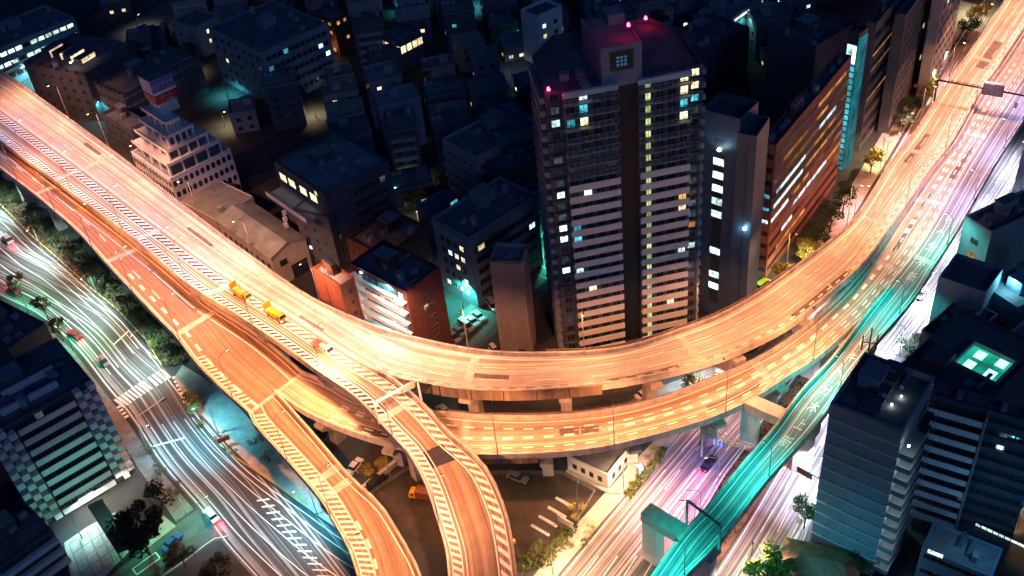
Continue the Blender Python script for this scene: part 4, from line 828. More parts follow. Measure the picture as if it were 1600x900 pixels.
b.piece('entrance_light', 'strip', (b.lx*.40, b.lx*.56, -1.75, -1.52, 2.6, 2.9)); spot(b.t, (b.lx*.5, -3.5, 4.0), (1, .92, .72), 2600, R(150), .5, .3); spot(b.t, (b.lx*.86, -3.5, 4.0), (1, .92, .72), 900, R(150), .5, .3); spot(b.t, (b.lx*.5, -16, 9), (.25, 1, .75), 2600, R(130), .6, .4, (R(68), 0, 0)); b.done()
b = Bld('corner_block', 'dark windowless corner block with a pale flank wall beside the avenue, left edge', (12, 545), (-55, 500), (68, 503), 16, 'dgrey', 'roof', 'building'); b.grid('R', 3, 3, 1.5, 1.4, 2, 4, 1.5, 1.5, .1); b.clutter(6, 47); b.done()
b = Bld('low_flats', 'teal-banded low flats cut off by the bottom left corner', (-10, 892), (-70, 850), (88, 836), 10, 'dgrey', 'roof', 'apartment block'); b.bands('R', 3, 1, 3, 1.1, 'white', 1.0); b.grid('R', 3, 7, 1.7, 1.4, 2.0, 3, 1, 1, .08); b.clutter(4, 51); b.done()

# ---- small white pavilion under the lower deck
b = Bld('white_pavilion', 'small white single-storey building with square windows, under the lower orange deck', (949, 742), (884, 714), (988, 698), 4.2, 'white', 'roof', 'pavilion', parapet=.5)
b.grid('L', 1, 4, 1.0, 1.4, 1.3, 3, .8, .8, 0, n=1); b.grid('R', 1, 3, 1.0, 1.4, 1.3, 3, 1, 1, 0, n=1); b.piece('plinth', 'conc', (-1.0, -.004, -.5, b.ly, -.1, .3), (-1.0, b.lx, -1.0, -.51, -.1, .3)); b.piece('door', 'dsteel', (b.lx*.93, b.lx*.99, -.05, -.003, 0, 2.1)); b.done()

# ---- upper left corner
b = Bld('lit_office', 'office with two bright rows of white-green windows in the top left corner', (-30, 88), (-60, 60), (102, 22), 14, 'bluegrey', 'roof', 'office building')
b.grid('R', 2, 11, 2.4, 1.5, 7, 3.8, 3, 1, .85, ('cw',), 1); b.grid('R', 1, 11, 2.4, 1.5, 2.5, 3.8, 3, 1, .1); b.bands('R', 1, 5.2, 3, .5, 'white', 1.6, name='canopy'); spot(b.t, (b.lx*.55, -3, 9), (.15, .75, 1), 4000, R(160), .4, .4); b.clutter(6, 53); b.done()
b = Bld('dark_slab', 'dark slab with stepped pink-lit terraces on its roof beside the expressway, upper left', (131, 116), (60, 84), (190, 66), 17, 'dgrey', 'roof', 'building')
b.grid('L', 5, 6, 1.6, 1.4, 2, 3.6, 1, 1, .03)
for k in range(4):
    o = b.piece('terrace_flat', 'dgrey', (b.lx*.25, b.lx*.55, b.ly*(.25+k*.17), b.ly*(.36+k*.17), b.zr-.01, b.zr+2.2+k*.4)); 
    b.piece('terrace_window', emat('pink_glow', (1, .62, .5), 1.3, .6, .5) if k == 3 else M['ww'], (b.lx*.27, b.lx*.53, b.ly*(.25+k*.17)-.1, b.ly*(.25+k*.17)-.01, b.zr+.4, b.zr+1.9+k*.3), par=o)
b.clutter(5, 57); b.piece('roof_lamp', 'cool', (3, 3.4, b.ly*.3, b.ly*.3+.4, b.zr+2, b.zr+2.3)); b.done()
b = Bld('dashed_office', 'dark office with dashed parapet lines between the pink terraces and the sign drum', (192, 148), (148, 127), (307, 86), 13, 'dgrey', 'roof', 'office building')
for i in range(3): b.piece('louvre_row', 'grey', *[(.5+k*1.6, 1.6+k*1.6, -.12, -.004, 8+i*3, 8.6+i*3) for k in range(int(b.lx/1.6)-1)])
b.grid('L', 4, 6, 1.4, 1.3, 1.5, 3.6, 1, 1, .08); b.clutter(6, 59); b.done()
b = Bld('square_windows_office', 'blue-lit office with regular square windows, some lit, at the top left centre', (408, 82), (330, 40), (508, 34), 20, 'bluegrey', 'roof', 'office building', parapet=.6)
b.grid('R', 5, 11, 1.7, 1.6, 2.2, 3.5, 1, 1, .12, ('cw', 'cy')); b.grid('L', 5, 7, 1.6, 1.5, 2.2, 3.5, 1, 1, .05); point(b.t, (b.lx*.85, -2, 5), (.1, .7, 1), 2200, .3); b.clutter(6, 63); b.done()
b = Bld('glazed_corner_shop', 'low building with a glowing glazed corner storey among dark roofs, top centre', (624, 66), (594, 52), (656, 48), 11, 'dgrey', 'roof', 'shop', foot=True)
for u in (.12, .38, .64, .88): b.win('R', b.lx*u, 6.6, b.lx*.22, 2.6, 'ww', 2); b.win('L', b.ly*u, 6.6, b.ly*.2, 2.6, 'ww', 2)
b.done()
b = Bld('amber_flats', 'small flats lit amber at their entrance beside the square-windowed office, top edge', (520, 30), (498, 15), (535, 16), 14, 'brick', 'roof', 'apartment block'); b.grid('R', 4, 2, 1.4, 1.4, 1.5, 3.2, .5, .5, .4, ('am',)); b.grid('L', 4, 3, 1.4, 1.4, 1.5, 3.2, .5, .5, .5, ('am',)); point(b.t, (-2, 2, 4), (1, .4, .15), 350, .3); b.done()
b = Bld('pale_villa', 'pale-walled building with two warm balcony windows, top left', (305, 42), (284, 24), (330, 20), 12, 'grey', 'roof', 'house'); b.grid('R', 2, 1, 3.5, 1.6, 4, 3.6, .5, .5, 1, ('ww',)); b.grid('L', 2, 2, 1.3, 1.3, 3, 3.6, 1, 1, 0); b.done()
b = Bld('white_flats', 'white-sided flats with a lit edge at the top, right of centre', (838, 25), (826, 10), (862, 4), 18, 'white', 'roof', 'apartment block'); b.grid('R', 4, 2, 1.5, 1.5, 2, 3.6, .5, .5, .5, ('cw', 'ww')); b.done()
b = Bld('teal_roof_block', 'low block with a bright strip light on its teal wall, top edge behind the tower', (1140, 30), (1095, 15), (1168, 2), 14, 'bluegrey', 'roof_b'); b.grid('L', 3, 4, 1.6, 1.4, 1.5, 3.6, 1, 1, .2, ('cw',)); b.piece('strip_light', 'strip', (b.lx*.2, b.lx*.9, -.2, -.004, 12, 12.6)); spot(b.t, (b.lx*.5, -2.0, 12), (.2, .9, .85), 700, R(150), .5, .3); b.clutter(5, 67); b.done()
b = Bld('tank_roof_block', 'dim block with roof machinery and a lit square window behind the apartment tower roof', (1100, 78), (1045, 52), (1165, 40), 15, 'dgrey', 'roof'); b.grid('R', 3, 5, 1.6, 1.4, 2, 3.8, 1, 1, .15, ('cw', 'cy')); b.clutter(9, 71); b.done()

# ---- the unlit quarter: low houses filling the grid between the named buildings
REG = [(120, 40), (250, -40), (1330, -60), (1210, 130), (1110, 130), (860, 300), (860, 400), (760, 440), (640, 380), (480, 180), (380, 240), (270, 130), (190, 100)]
def inside(x, y, poly):
    c = False; n = len(poly)
    for i in range(n):
        x1, y1 = poly[i]; x2, y2 = poly[(i+1) % n]
        if (y1 > y) != (y2 > y) and x < (x2-x1)*(y-y1)/(y2-y1)+x1: c = not c
    return c
REG2 = [(1400, 430), (1500, 300), (1700, 200), (1700, 1000), (1440, 1000), (1400, 700)]
REG3 = [(-150, 470), (20, 560), (60, 600), (-40, 760), (100, 860), (100, 1000), (-200, 1000)]
fr = random.Random(11); used = {}; nfill = 0
ang = R(9); gx, gy = Vector((math.cos(ang), math.sin(ang))), Vector((-math.sin(ang), math.cos(ang)))
cand = []
for i in range(-20, 21):
    for j in range(0, 40):
        c = gx*(i*15.5+fr.uniform(-2, 2)) + gy*(100+j*14.5+fr.uniform(-2, 2)); px, py, f = PX((c.x, c.y, 0))
        if inside(px, py, REG) or (inside(px, py, REG2)) or inside(px, py, REG3): cand.append((c, px, py))
WALLS = ['dgrey', 'grey', 'navy', 'bluegrey', 'dgrey', 'brown']
for c, px, py in cand:
    a, bb = fr.uniform(8, 13), fr.uniform(7.5, 12)
    rad = max(a, bb)*.47
    if any((c-q).length < rr+rad for q, rr in FOOT): continue
    h = fr.choice((5.6, 6.4, 8.6, 9.4, 12, 15)); wl = fr.choice(WALLS); kind = fr.choice(('gable', 'flat', 'flat', 'flat', 'hip')) if h < 9.5 else 'flat'
    rt = {'gable': 'gabled', 'hip': 'hipped', 'flat': 'flat-roofed'}[kind]
    nlit = fr.choice((1, 1, 2, 2, 3)); tone = fr.choice(('cw', 'ww', 'cy', 'am', 'ww', 'cw')); tn = dict(cw='white', ww='yellow', cy='cyan', am='amber')[tone]
    where = 'near the right edge' if px > 1380 else 'at the left edge' if px < 100 and py > 450 else ('near the top edge' if py < 60 else 'left of the apartment tower' if px > 640 and px < 860 else 'behind the apartment tower' if px >= 860 else 'behind the lounge block' if px > 420 else 'beyond the sign drum')
    sz = 'tiny' if a*bb < 80 else 'small' if h < 9.5 else 'tall'
    lab = f"{sz} {dict(dgrey='charcoal', grey='grey', beige='beige', bluegrey='blue-grey', navy='dark blue', brown='brown')[wl]} {rt} house" + ('' if not nlit else f", {('no', 'one', 'two', 'three')[nlit]} {tn} window{'s' if nlit > 1 else ''}") + f", {where}"
    used.setdefault(lab, []).append(None); k = len(used[lab])
    t = thing('house', lab, 'house', (c.x, c.y, 0), ang+fr.choice((0, 0, R(4), R(-5))), 'houses of the dark quarter'); used[lab][-1] = (t, px)
    X, Y = a/2, bb/2; mb = MB(); mb.box(-X, X, -Y, Y, -.2, h); mb.build('wall', M[wl], t)
    mb = MB()
    if kind == 'flat': mb.box(-X-.15, X+.15, -Y-.15, Y+.15, h+.003, h+.35)
    else:
        e, zr2, rx = .4, h+2.2, (X+.4 if kind == 'gable' else X*.45)
        v = [(-X-e, -Y-e, h+.003), (X+e, -Y-e, h+.003), (X+e, Y+e, h+.003), (-X-e, Y+e, h+.003), (-rx, 0, zr2), (rx, 0, zr2)]
        mb.v = v; mb.f = [(0, 1, 5, 4), (2, 3, 4, 5), (1, 2, 5), (3, 0, 4)]; mb.m = [0]*4
    rf = mb.build('roof', M[fr.choice(('roof', 'roof_b', 'roof_g'))], t)
    if kind == 'flat':
        mb = MB(); x, y = fr.uniform(-X*.5, X*.3), fr.uniform(-Y*.5, Y*.3); mb.box(x, x+2.6, y, y+2.2, h+.34, h+2.5); mb.build('stair_house', M[wl], rf)
        for q in range(fr.choice((1, 2, 3))): mb = MB(); mb.box(-X+.6+q*1.6, -X+1.8+q*1.6, Y-1.6, Y-.8, h+.34, h+1.4); mb.build('air_conditioner', M['grey'], rf)
        mb = MB()
        for x0, x1, y0, y1 in ((-X-.15, X+.15, -Y-.15, -Y+.05), (-X-.15, X+.15, Y-.05, Y+.15), (-X-.15, -X+.05, -Y+.05, Y-.05), (X-.05, X+.15, -Y+.05, Y-.05)): mb.box(x0, x1, y0, y1, h+.353, h+1.0)
        mb.build('parapet', M[wl], rf)
        if fr.random() < .35: mb = MB(); mb.tube((X-1.6, Y-1.8, h+.34), (X-1.6, Y-1.8, h+2.3), .8, n=10); mb.build('water_tank', M['grey'], rf)
        if h > 8 and fr.random() < .6:
            for s_ in range(1, int(h/3)): mb = MB(); mb.box(-X*.8, X*.8, -Y-1.1, -Y-.004, s_*3-.1, s_*3+1.0); mb.build('balcony', M['grey' if wl != 'grey' else 'bluegrey'], t)
    ns = max(1, int(h/3.1)); cells = [(f, s, u) for f in ('S', 'W') for s in range(ns) for u in (.28, .72)]; fr.shuffle(cells)
    for q, (f, s, u) in enumerate(cells):
        me = win_mesh(1.5, 1.3, tone if q < nlit else 'glass')
        if (f, s) == ('S', 0) and h > 8: continue
        if f == 'S': link('window', me, t, (-X+a*u, -Y, 1+s*3.0), 0)
        else: link('window', me, t, (-X, -Y+bb*u, 1+s*3.0), -math.pi/2)
    FOOT.append((c, rad)); nfill += 1
for lab, l in used.items():
    if len(l) > 1:
        l.sort(key=lambda q: q[1])
        for k, (t, px) in enumerate(l): t['label'] = lab + f", {ORD[k]} from left"
print('fill houses', nfill)
# ------------------------------------------------------------------ street lamps
LM = {}
def lamp_meshes(h, arm, lens):
    k = (h, arm, lens)
    if k not in LM:
        mb = MB(); mb.tube((0, 0, 0), (0, 0, h-.6), .11, .07, 8); mb.tube((0, 0, 0), (0, 0, .5), .2, .16, 8); pole = mb.mesh('pole', M['steel'])
        mb = MB(); mb.tube((0, 0, h-.65), (arm*.35, 0, h-.1), .055, n=6); mb.tube((arm*.35, 0, h-.1), (arm-.3, 0, h), .05, n=6); ar = mb.mesh('arm', M['steel'])
        mb = MB(); mb.box(arm-.4, arm+.35, -.16, .16, h-.03, h+.12, 0, top=(arm-.3, arm+.2, -.1, .1)); hd = mb.mesh('lamp_head', M['grey'])
        mb = MB(); mb.box(arm-.28, arm+.28, -.11, .11, h-.10, h-.032); ln = mb.mesh('lens', M[lens])
        LM[k] = (pole, ar, hd, ln)
    return LM[k]
def lamp(p, rz, label, col, power, h=10, arm=2.2, lens='sodium', group='street lamps', size=R(142), blend=.6):
    t = thing('street_lamp', label, 'street lamp', p, rz, group); po, ar, hd, ln = lamp_meshes(h, arm, lens)
    link('pole', po, t); link('arm', ar, t); o = link('lamp_head', hd, t); link('lens', ln, o)
    spot(t, (arm, 0, h-.2), col, power, size, blend); return t
def lamps(rb, side, v0, v1, step, label, col, power, h=10, arm=2.2, lens='sodium', out=.22, group=None):
    n = max(1, round((v1-v0)/step)); pos = []
    for k in range(n+1):
        v = v0+(v1-v0)*k/n; p = rb.m(-out if side == 'a' else (-out,), v, .9 if rb.a[0].z > 2 or rb.a[-1].z > 2 else 0); q = rb.at(.5, v); d = (q-p)
        pos.append((p, math.atan2(d.y, d.x)))
    for k, (p, rz) in enumerate(pos): lamp(p, rz, f"{ORD[k]} {label}", col, power, h, arm, lens, group or 'street lamps')
SOD, WARM, COOL, TEAL, VIO, PINK = (1, .40, .10), (1, .60, .32), (.82, .93, 1), (.10, .95, .72), (.62, .42, 1), (1, .50, .50)
lamps(A, 'b', near(A, 20, 160), near(A, 640, 530), 27, 'lamp from the upper left along the outer edge of the upper expressway', (1, .41, .24), 27000, 12)
lamps(A, 'b', near(A, 735, 552), near(A, 1570, 5), 27, 'lamp along the upper expressway from the tower to the top right corner', (1, .37, .155), 24000, 12)
lamps(B, 'a', near(B, 10, 200), near(B, 285, 420), 24, 'added pale blue-white lamp down the upper left edge of the hatched ramp', (.50, .55, 1), 8000, 12, lens='cool')  # lamps added to whiten the ramp where traffic leaves blue-white trails
lamps(C, 'a', near(C, 30, 285), near(C, 360, 615), 24, 'lamp from the left along the free edge of the dark orange deck', (1, .30, .10), 24000, 12)
lamps(B, 'a', near(B, 300, 448), near(B, 690, 815), 24, 'lamp down the left edge of the hatched ramp', (1, .40, .19), 31000, 12)
lamps(C1, 'a', near(C1, 452, 722), near(C1, 562, 900), 22, 'lamp down the left edge of the exit ramp', (1, .36, .14), 20000, 12)
lamps(D, 'a', near(D, 770, 712), near(D, 1270, 548), 24, 'lamp from the left along the lower edge of the lower orange deck', (1, .35, .13), 26000, 12)
lamps(D, 'b', near(D, 1420, 330), near(D, 1640, 0), 26, 'lamp on the median between the two decks, going up to the right', (1, .44, .40), 18000, 12)
lamps(D, 'b', near(D, 490, 610), near(D, 490, 610)+1, 24, 'lamp at the fork of the lower deck', (1, .36, .11), 16000)
lamps(E, 'b', near(E, 1060, 895), near(E, 1475, 388), 24, 'green lamp up the right edge of the slip ramp', (.03, .80, .66), 11500, 8, 1.6, 'tealL')
lamps(E, 'b', near(E, 1510, 320), near(E, 1610, 160), 30, 'pale violet lamp on the right edge of the merged deck', (.5, .5, 1), 9000, 8, 1.6, 'cool')
# avenue on the left
lamps(AV, 'b', near(AV, 30, 340, 0), near(AV, 250, 560, 0), 26, 'white lamp on the planted side of the avenue', (.62, 1, .93), 17000, 9, 3, 'cool', -.3)
lamps(AV, 'a', near(AV, 20, 470, 0), near(AV, 110, 540, 0), 24, 'green lamp on the building side of the avenue', (.03, .95, .55), 9000, 8, 2, 'tealL', .6)
lamps(AV, 'b', near(AV, 330, 665, 0), near(AV, 480, 790, 0), 24, 'white lamp on the plaza side of the avenue below the crossing', (.16, .74, .95), 14000, 9, 3, 'cool', .5)
lamps(AV, 'a', near(AV, 240, 720, 0), near(AV, 330, 830, 0), 26, 'blue-white lamp on the far kerb of the avenue by the chequered flats', (.03, .55, .75), 5500, 8, 2, 'cool', .6)
lamps(SS, 'a', near(SS, 245, 850, 0), near(SS, 300, 815, 0)+1, 14, 'green lamp of the side street, bottom left', (.06, 1, .55), 2400, 6, 1.4, 'tealL', .4)
# boulevard on the right
lamps(BL, 'a', near(BL, 900, 880, 0), near(BL, 1000, 750, 0), 17, 'warm lamp on the pavement of the boulevard, bottom centre', (1, .52, .30), 21000, 9, 2.5, 'sodium', .6)
lamps(BL, 'b', near(BL, 1100, 780, 0), near(BL, 1180, 660, 0), 17, 'added violet lamp on the planted reserve of the boulevard', (.45, .24, .95), 10000, 9, 2.5, 'cool', .6)  # violet lamps added for the purple tone of the carriageway
lamps(BL, 'b', near(BL, 1060, 860, 0), near(BL, 1070, 850, 0)+1, 17, 'added pink lamp on the planted reserve of the boulevard', (1, .30, .50), 10000, 9, 2.5, 'sodium', .6)  # pink lamps added for the tail-light colour on the carriageway
lamps(BL, 'a', near(BL, 1120, 610, 0), near(BL, 1450, 110, 0), 36, 'pinkish lamp on the far kerb of the boulevard', (1, .46, .48), 16000, 9, 2.5, 'sodium', .6)
lamps(B2, 'b', near(B2, 1262, 775, 0), near(B2, 1590, 270, 0), 20, 'white lamp on the right kerb of the boulevard', (.76, .78, 1), 30000, 9, 2.5, 'cool', .6)
for k, (px, py, col, pw, lens, lb) in enumerate(((905, 815, (1, .62, .25), 6000, 'sodium', 'tall thin lamp post on the pavement beside the yard'), (770, 790, (1, .45, .14), 500, 'sodium', 'lamp post in the dark yard beside the ramp'), (610, 745, (1, .45, .14), 800, 'sodium', 'lamp post in the yard under the ramps'),
   (1085, 612, (.65, .95, 1), 3500, 'cool', 'white lamp in the car park between the two curved decks'), (724, 482, (.10, 1, .75), 4900, 'tealL', 'green lamp beside the rows of parked cars'), (852, 400, (.08, 1, .6), 4900, 'tealL', 'green lamp in the narrow car park left of the tower'), (845, 330, (.1, 1, .75), 1400, 'tealL', 'green lamp behind the slim brown tower'), (1178, 462, (.1, .85, .8), 900, 'tealL', 'green lamp in the yard at the foot of the windowless slab'),
   (50, 128, (.3, .95, .95), 4000, 'tealL', 'lamp lighting the lane at the left below the lit office'), (75, 140, (.12, .9, .75), 1600, 'tealL', 'lamp in the lane behind the expressway, left'), (160, 192, (.12, .85, .85), 900, 'tealL', 'small lamp by the dashed office'), (222, 52, (1, .95, .6), 1500, 'sodium', 'yellowish lamp in the back lane at the top left'), (640, 300, (.9, .9, .6), 700, 'cool', 'lamp by the lit shrubs in the dark quarter'), (620, 330, (.1, .8, .9), 900, 'tealL', 'cyan lamp at the corner of the window grid block'), (470, 120, (.3, .9, 1), 500, 'cool', 'lone lamp among the dark roofs, upper centre left'), (420, 112, (.2, .8, .9), 700, 'tealL', 'lamp below the square-windowed office'), (700, 440, (.2, .9, .9), 600, 'cool', 'lamp in the lane in front of the corner office'), (800, 120, (.6, .9, 1), 400, 'cool', 'lamp in the lane left of the tower roof'), (955, 12, (.3, .95, 1), 900, 'cool', 'lamp at the top edge behind the tower roof'), (1215, 40, (.1, .8, .8), 700, 'tealL', 'cyan lamp at the top edge left of the glass stair'),
   (1440, 800, (.15, .75, 1), 2200, 'cool', 'lamp in the alley at the foot of the ribbed slab'), (1545, 815, (1, .62, .25), 900, 'sodium', 'first warm lamp over the lit canopy, bottom right'), (1585, 838, (1, .62, .25), 900, 'sodium', 'second warm lamp over the lit canopy, bottom right'), (1250, 445, (1, .85, .45), 13000, 'sodium', 'added lamp between the two lowest trees by the bend of the upper expressway'), (1375, 262, (1, .85, .4), 13000, 'sodium', 'added lamp beside the yellow tree at the glass stair tower'), (1455, 160, (1, .88, .6), 13000, 'sodium', 'added lamp beside the bright tree at the gridded office'), (1535, 35, (1, .85, .45), 13000, 'sodium', 'added lamp beside the yellow tree at the top right'), (1170, 912, (1, .9, .65), 16000, 'sodium', 'added lamp under the large pale tree at the bottom edge'))):
    lamp(G(px, py, 0), 1.2, lb, col, pw*(2.8 if pw < 5000 else 1), 7 if pw < 5000 else 10, 1.4, lens, 'lamps of yards and lanes')  # the lamps set by trees are added to brighten their crowns

# ------------------------------------------------------------------ vehicles (x forward)
VM = {}
def car_meshes(kind, paint):
    k = (kind, paint)
    if k in VM: return VM[k]
    P = M[paint]; r = {}
    L, Wd, zb, zr, hood, boot = dict(saloon=(4.5, 1.74, .86, 1.42, 1.15, .85), van=(4.6, 1.74, 1.0, 1.95, .75, .05), kei=(3.4, 1.48, .92, 1.75, .65, .05), taxi=(4.6, 1.74, .88, 1.48, 1.15, .9))[kind]
    x0, x1, y = -L/2, L/2, Wd/2
    mb = MB(); mb.box(x0, x1, -y, y, .28, .62); mb.box(x0, x1, -y, y, .621, zb, top=(x0+.08, x1-.12, -y+.06, y-.06))
    c0, c1 = x0+boot, x1-hood; mb.box(c0+.30 if boot > .1 else c0+.14, c1-.62, -y+.20, y-.20, zr-.03, zr+.02)
    r['body'] = mb.mesh('body', P)
    mb = MB(); mb.box(c0, c1, -y+.07, y-.07, zb+.002, zr-.032, top=(c0+(.34 if boot > .1 else .14), c1-.6, -y+.2, y-.2)); r['windows'] = mb.mesh('windows', M['glass'])
    mb = MB(); mb.tube((0, -.1, 0), (0, .1, 0), .31, n=14); r['wheel'] = mb.mesh('wheel', M['tyre'])
    mb = MB(); mb.box(-.03, .05, -.18, .18, -.08, .08); r['headlight'] = mb.mesh('headlight', M['head']); r['taillight'] = mb.mesh('taillight', M['tail'])
    r['headoff'] = mb.mesh('headlight', M['grey']); r['tailoff'] = mb.mesh('taillight', M['p_red'])
    r['dim'] = (L, Wd)
    VM[k] = r; return r
def car(p, rz, label, kind='saloon', paint='p_white', lit='', group=None, cat='car', name='parked_car'):
    t = thing(name, label, cat, p, rz, group); r = car_meshes(kind, paint); L, Wd = r['dim']
    link('body', r['body'], t); link('windows', r['windows'], t)
    for x in (-L*.31, L*.31):
        for y in (-Wd/2+.09, Wd/2-.09): link('wheel', r['wheel'], t, (x, y, .31))
    for y in (-Wd/2+.28, Wd/2-.28):
        link('headlight', r['headlight' if 'h' in lit else 'headoff'], t, (L/2-.03, y, .66)); link('taillight', r['taillight' if 't' in lit else 'tailoff'], t, (-L/2+.0, y, .74), math.pi)
    if 'h' in lit: spot(t, (L/2+.1, 0, .75), (.92, .96, 1), HEADW, R(70), .6, .25, (R(76), 0, R(-90)), 'headlight_beam')
    if 't' in lit: spot(t, (-L/2-.15, 0, .8), (1, .02, .06), TAILW, R(150), .8, .25, (R(60), 0, R(90)), 'taillight_glow')
    if kind == 'taxi': mb = MB(); mb.box(-.2, .2, -.3, .3, 1.5, 1.68); mb.build('roof_sign', M['yg'], t)
    return t
HEADW, TAILW = 2600, 900
def on(rb, f, px, py, rev, label, kind, paint, z=None, lit='ht', dz=.01):
    v = near(rb, px, py, z); p = rb.at(f, v, dz); d = rb.dir(v)*(-1 if rev else 1)
    return car(p, math.atan2(d.y, d.x), label, kind, paint, lit, 'cars added with lit lamps in place of light trails', name='moving_car')
TR = [  # cars added for their lamp light where traffic leaves trails
 (AV, .16, 10, 440, 0, 'red saloon leaving along the avenue near the left edge, tail lamps lit', 'saloon', 'p_red', 0), (AV, .24, 160, 560, 0, 'grey kei car with lit tail lamps stopped at the crossing', 'kei', 'p_grey', 0),
 (AV, .72, 20, 385, 1, 'white van with lit headlamps at the left end of the avenue', 'van', 'p_white', 0),
 (BL, .72, 1105, 735, 0, 'dark saloon with lit tail lamps on the boulevard under the signal gantry', 'saloon', 'p_black', 0), (B2, .6, 1440, 470, 1, 'white kei car with lit headlamps on the boulevard beside the cyan terrace', 'kei', 'p_white', 0),
]
for rb, f, px, py, rev, lb, kd, pt, z in TR: on(rb, f, px, py, rev, lb, kd, pt, z, 't' if 'tail lamps' in lb else 'ht')
def heading(a, b, z=0):
    d = G(*b, z)-G(*a, z); return math.atan2(d.y, d.x)
def parked(a, b, label, kind='saloon', paint='p_white', z=.035, lit='', **k):   # a: tail, b: nose, pixels
    p = (G(*a, z)+G(*b, z))/2; return car(p, heading(a, b, z), label, kind, paint, lit, **k)
parked((127, 531), (108, 520), 'dark red car with lit rear lamps pulled in by the kerb of the avenue', 'saloon', 'p_red', lit='t')
parked((340, 818), (322, 798), 'white car with glowing red brake lamps at the mouth of the side street', 'saloon', 'p_white', lit='t')
parked((256, 864), (284, 836), 'blue car parked in the side street beside the bright green shrub', 'saloon', 'p_blue')
parked((546, 742), (564, 720), 'white car with a black roof parked at the foot of the ramp pier', 'saloon', 'p_white')
parked((575, 770), (603, 742), 'large dark brown van parked along the pier wall under the ramps', 'van', 'p_black')
for k, (x, y, kd, pt, lb) in enumerate(((747, 497, 'saloon', 'p_white', 'white'), (738, 505, 'saloon', 'p_silver', 'silver'), (728, 512, 'van', 'p_white', 'white van-like'), (717, 521, 'saloon', 'p_grey', 'dark grey'), (707, 529, 'van', 'p_silver', 'silver van-like'), (696, 537, 'kei', 'p_grey', 'small grey'))):
    parked((x-7, y-6), (x+8, y+5), f'{lb} car, {ORD[k]} from top in the parking row beside the slim brown tower', kd, pt, .02, group='cars in the diagonal parking row')
parked((768, 545), (778, 556), 'small pale car half hidden at the foot of the slim brown tower', 'kei', 'p_silver', .02)
parked((766, 474), (774, 486), 'white van parked against the slim brown tower', 'van', 'p_white', .02)
parked((1000, 622), (1014, 614), 'white car parked between the two curved decks next to the marked bays', 'saloon', 'p_white', .05)
parked((690, 640), (700, 650), 'pale car glimpsed under the noise screens of the upper expressway', 'saloon', 'p_silver', .05)
parked((1187, 452), (1198, 444), 'amber-lit car on the ramp roof at the foot of the striped office', 'van', 'p_yellow', .05)

def truck(p, rz, label, paint, kind):
    t = thing('lorry', label, 'truck', p, rz, 'lorries'); t.scale = (.86, .86, .86); P = M[paint]
    mb = MB(); mb.box(1.6, 3.3, -1.05, 1.05, .55, 1.5); mb.box(1.6, 3.3, -1.05, 1.05, 1.5, 2.45, top=(1.65, 2.85, -.95, .95)); mb.build('cab', P, t)
    mb = MB(); mb.quad([(3.32, -.9, 1.55), (3.32, .9, 1.55), (2.95, .85, 2.3), (2.95, -.85, 2.3)]); mb.box(1.9, 2.7, -1.07, 1.07, 1.6, 2.2, top=(1.9, 2.5, -1.0, 1.0)); mb.build('windscreen', M['glass'], t)
    mb = MB(); mb.box(-3.4, 1.55, -.45, .45, .5, .8); mb.build('chassis', M['dsteel'], t)
    r = car_meshes('saloon', 'p_white')
    for x in (-2.4, 2.4):
        for y in (-.9, .9): o = link('wheel', r['wheel'], t, (x, y, .45)); o.scale = (1.45, 1.3, 1.45)
    for y in (-.75, .75): link('headlight', r['headlight'], t, (3.3, y, .85)); link('taillight', r['taillight'], t, (-3.4, y, .85), math.pi)
    if kind == 'board':
        mb = MB(); mb.box(-3.4, 1.5, -1.1, 1.1, .82, 1.0); mb.box(-3.4, 1.5, -1.1, -1.02, 1.0, 1.5); mb.box(-3.4, 1.5, 1.02, 1.1, 1.0, 1.5); bd = mb.build('flatbed', P, t)
        mb = MB(); mb.box(-3.5, -3.3, -1.15, 1.15, 1.6, 3.6); s = mb.build('arrow_board', M['p_yellow'], t)
        mb = MB()
        for k in range(3):
            y = -.7+k*.55; mb.quad([(-3.505, y, 2.0), (-3.505, y+.15, 2.0), (-3.505, y+.5, 2.6), (-3.505, y+.35, 2.6)]); mb.quad([(-3.505, y+.35, 2.6), (-3.505, y+.5, 2.6), (-3.505, y+.15, 3.2), (-3.505, y, 3.2)])
        mb.build('arrow_lamps', M['am'], s); mb = MB(); mb.box(-2.6, -.4, -.8, .8, 1.01, 1.7); mb.box(-.2, 1.2, -.7, .7, 1.01, 1.9); mb.build('equipment_crate', P, t)
        mb = MB(); mb.box(1.9, 2.5, -.8, .8, 2.46, 2.65); mb.build('beacon_bar', M['am'], t)
    elif kind == 'open':
        mb = MB(); mb.box(-3.4, 1.5, -1.15, 1.15, .82, 1.0); mb.box(-3.4, 1.5, -1.15, -1.05, 1.0, 1.6); mb.box(-3.4, 1.5, 1.05, 1.15, 1.0, 1.6); mb.box(-3.4, -3.3, -1.05, 1.05, 1.0, 1.6); bd = mb.build('flatbed', M['conc'], t)
        mb = MB(); mb.box(-2.9, -1.0, -.8, .8, 1.01, 1.35); mb.build('red_load', M['rtile'], t); mb = MB(); mb.box(-.6, 1.2, -.6, .6, 1.01, 1.8); mb.build('equipment_crate', M['p_yellow'], t)
    else:
        mb = MB(); mb.box(-3.6, 1.5, -1.2, 1.2, .85, 3.1); mb.build('cargo_box', M['rtile'], t); mb = MB(); mb.box(-3.6, 1.5, -1.22, -1.203, 1.0, 1.9); mb.build('side_panel', M['white'], t)
    return t
def tr_on(rb, off, px, py, label, paint, kind, z=16):
    v = near(rb, px, py, z); p = rb.m(off, v, .02); d = rb.dir(v); return truck(p, math.atan2(d.y, d.x), label, paint, kind)
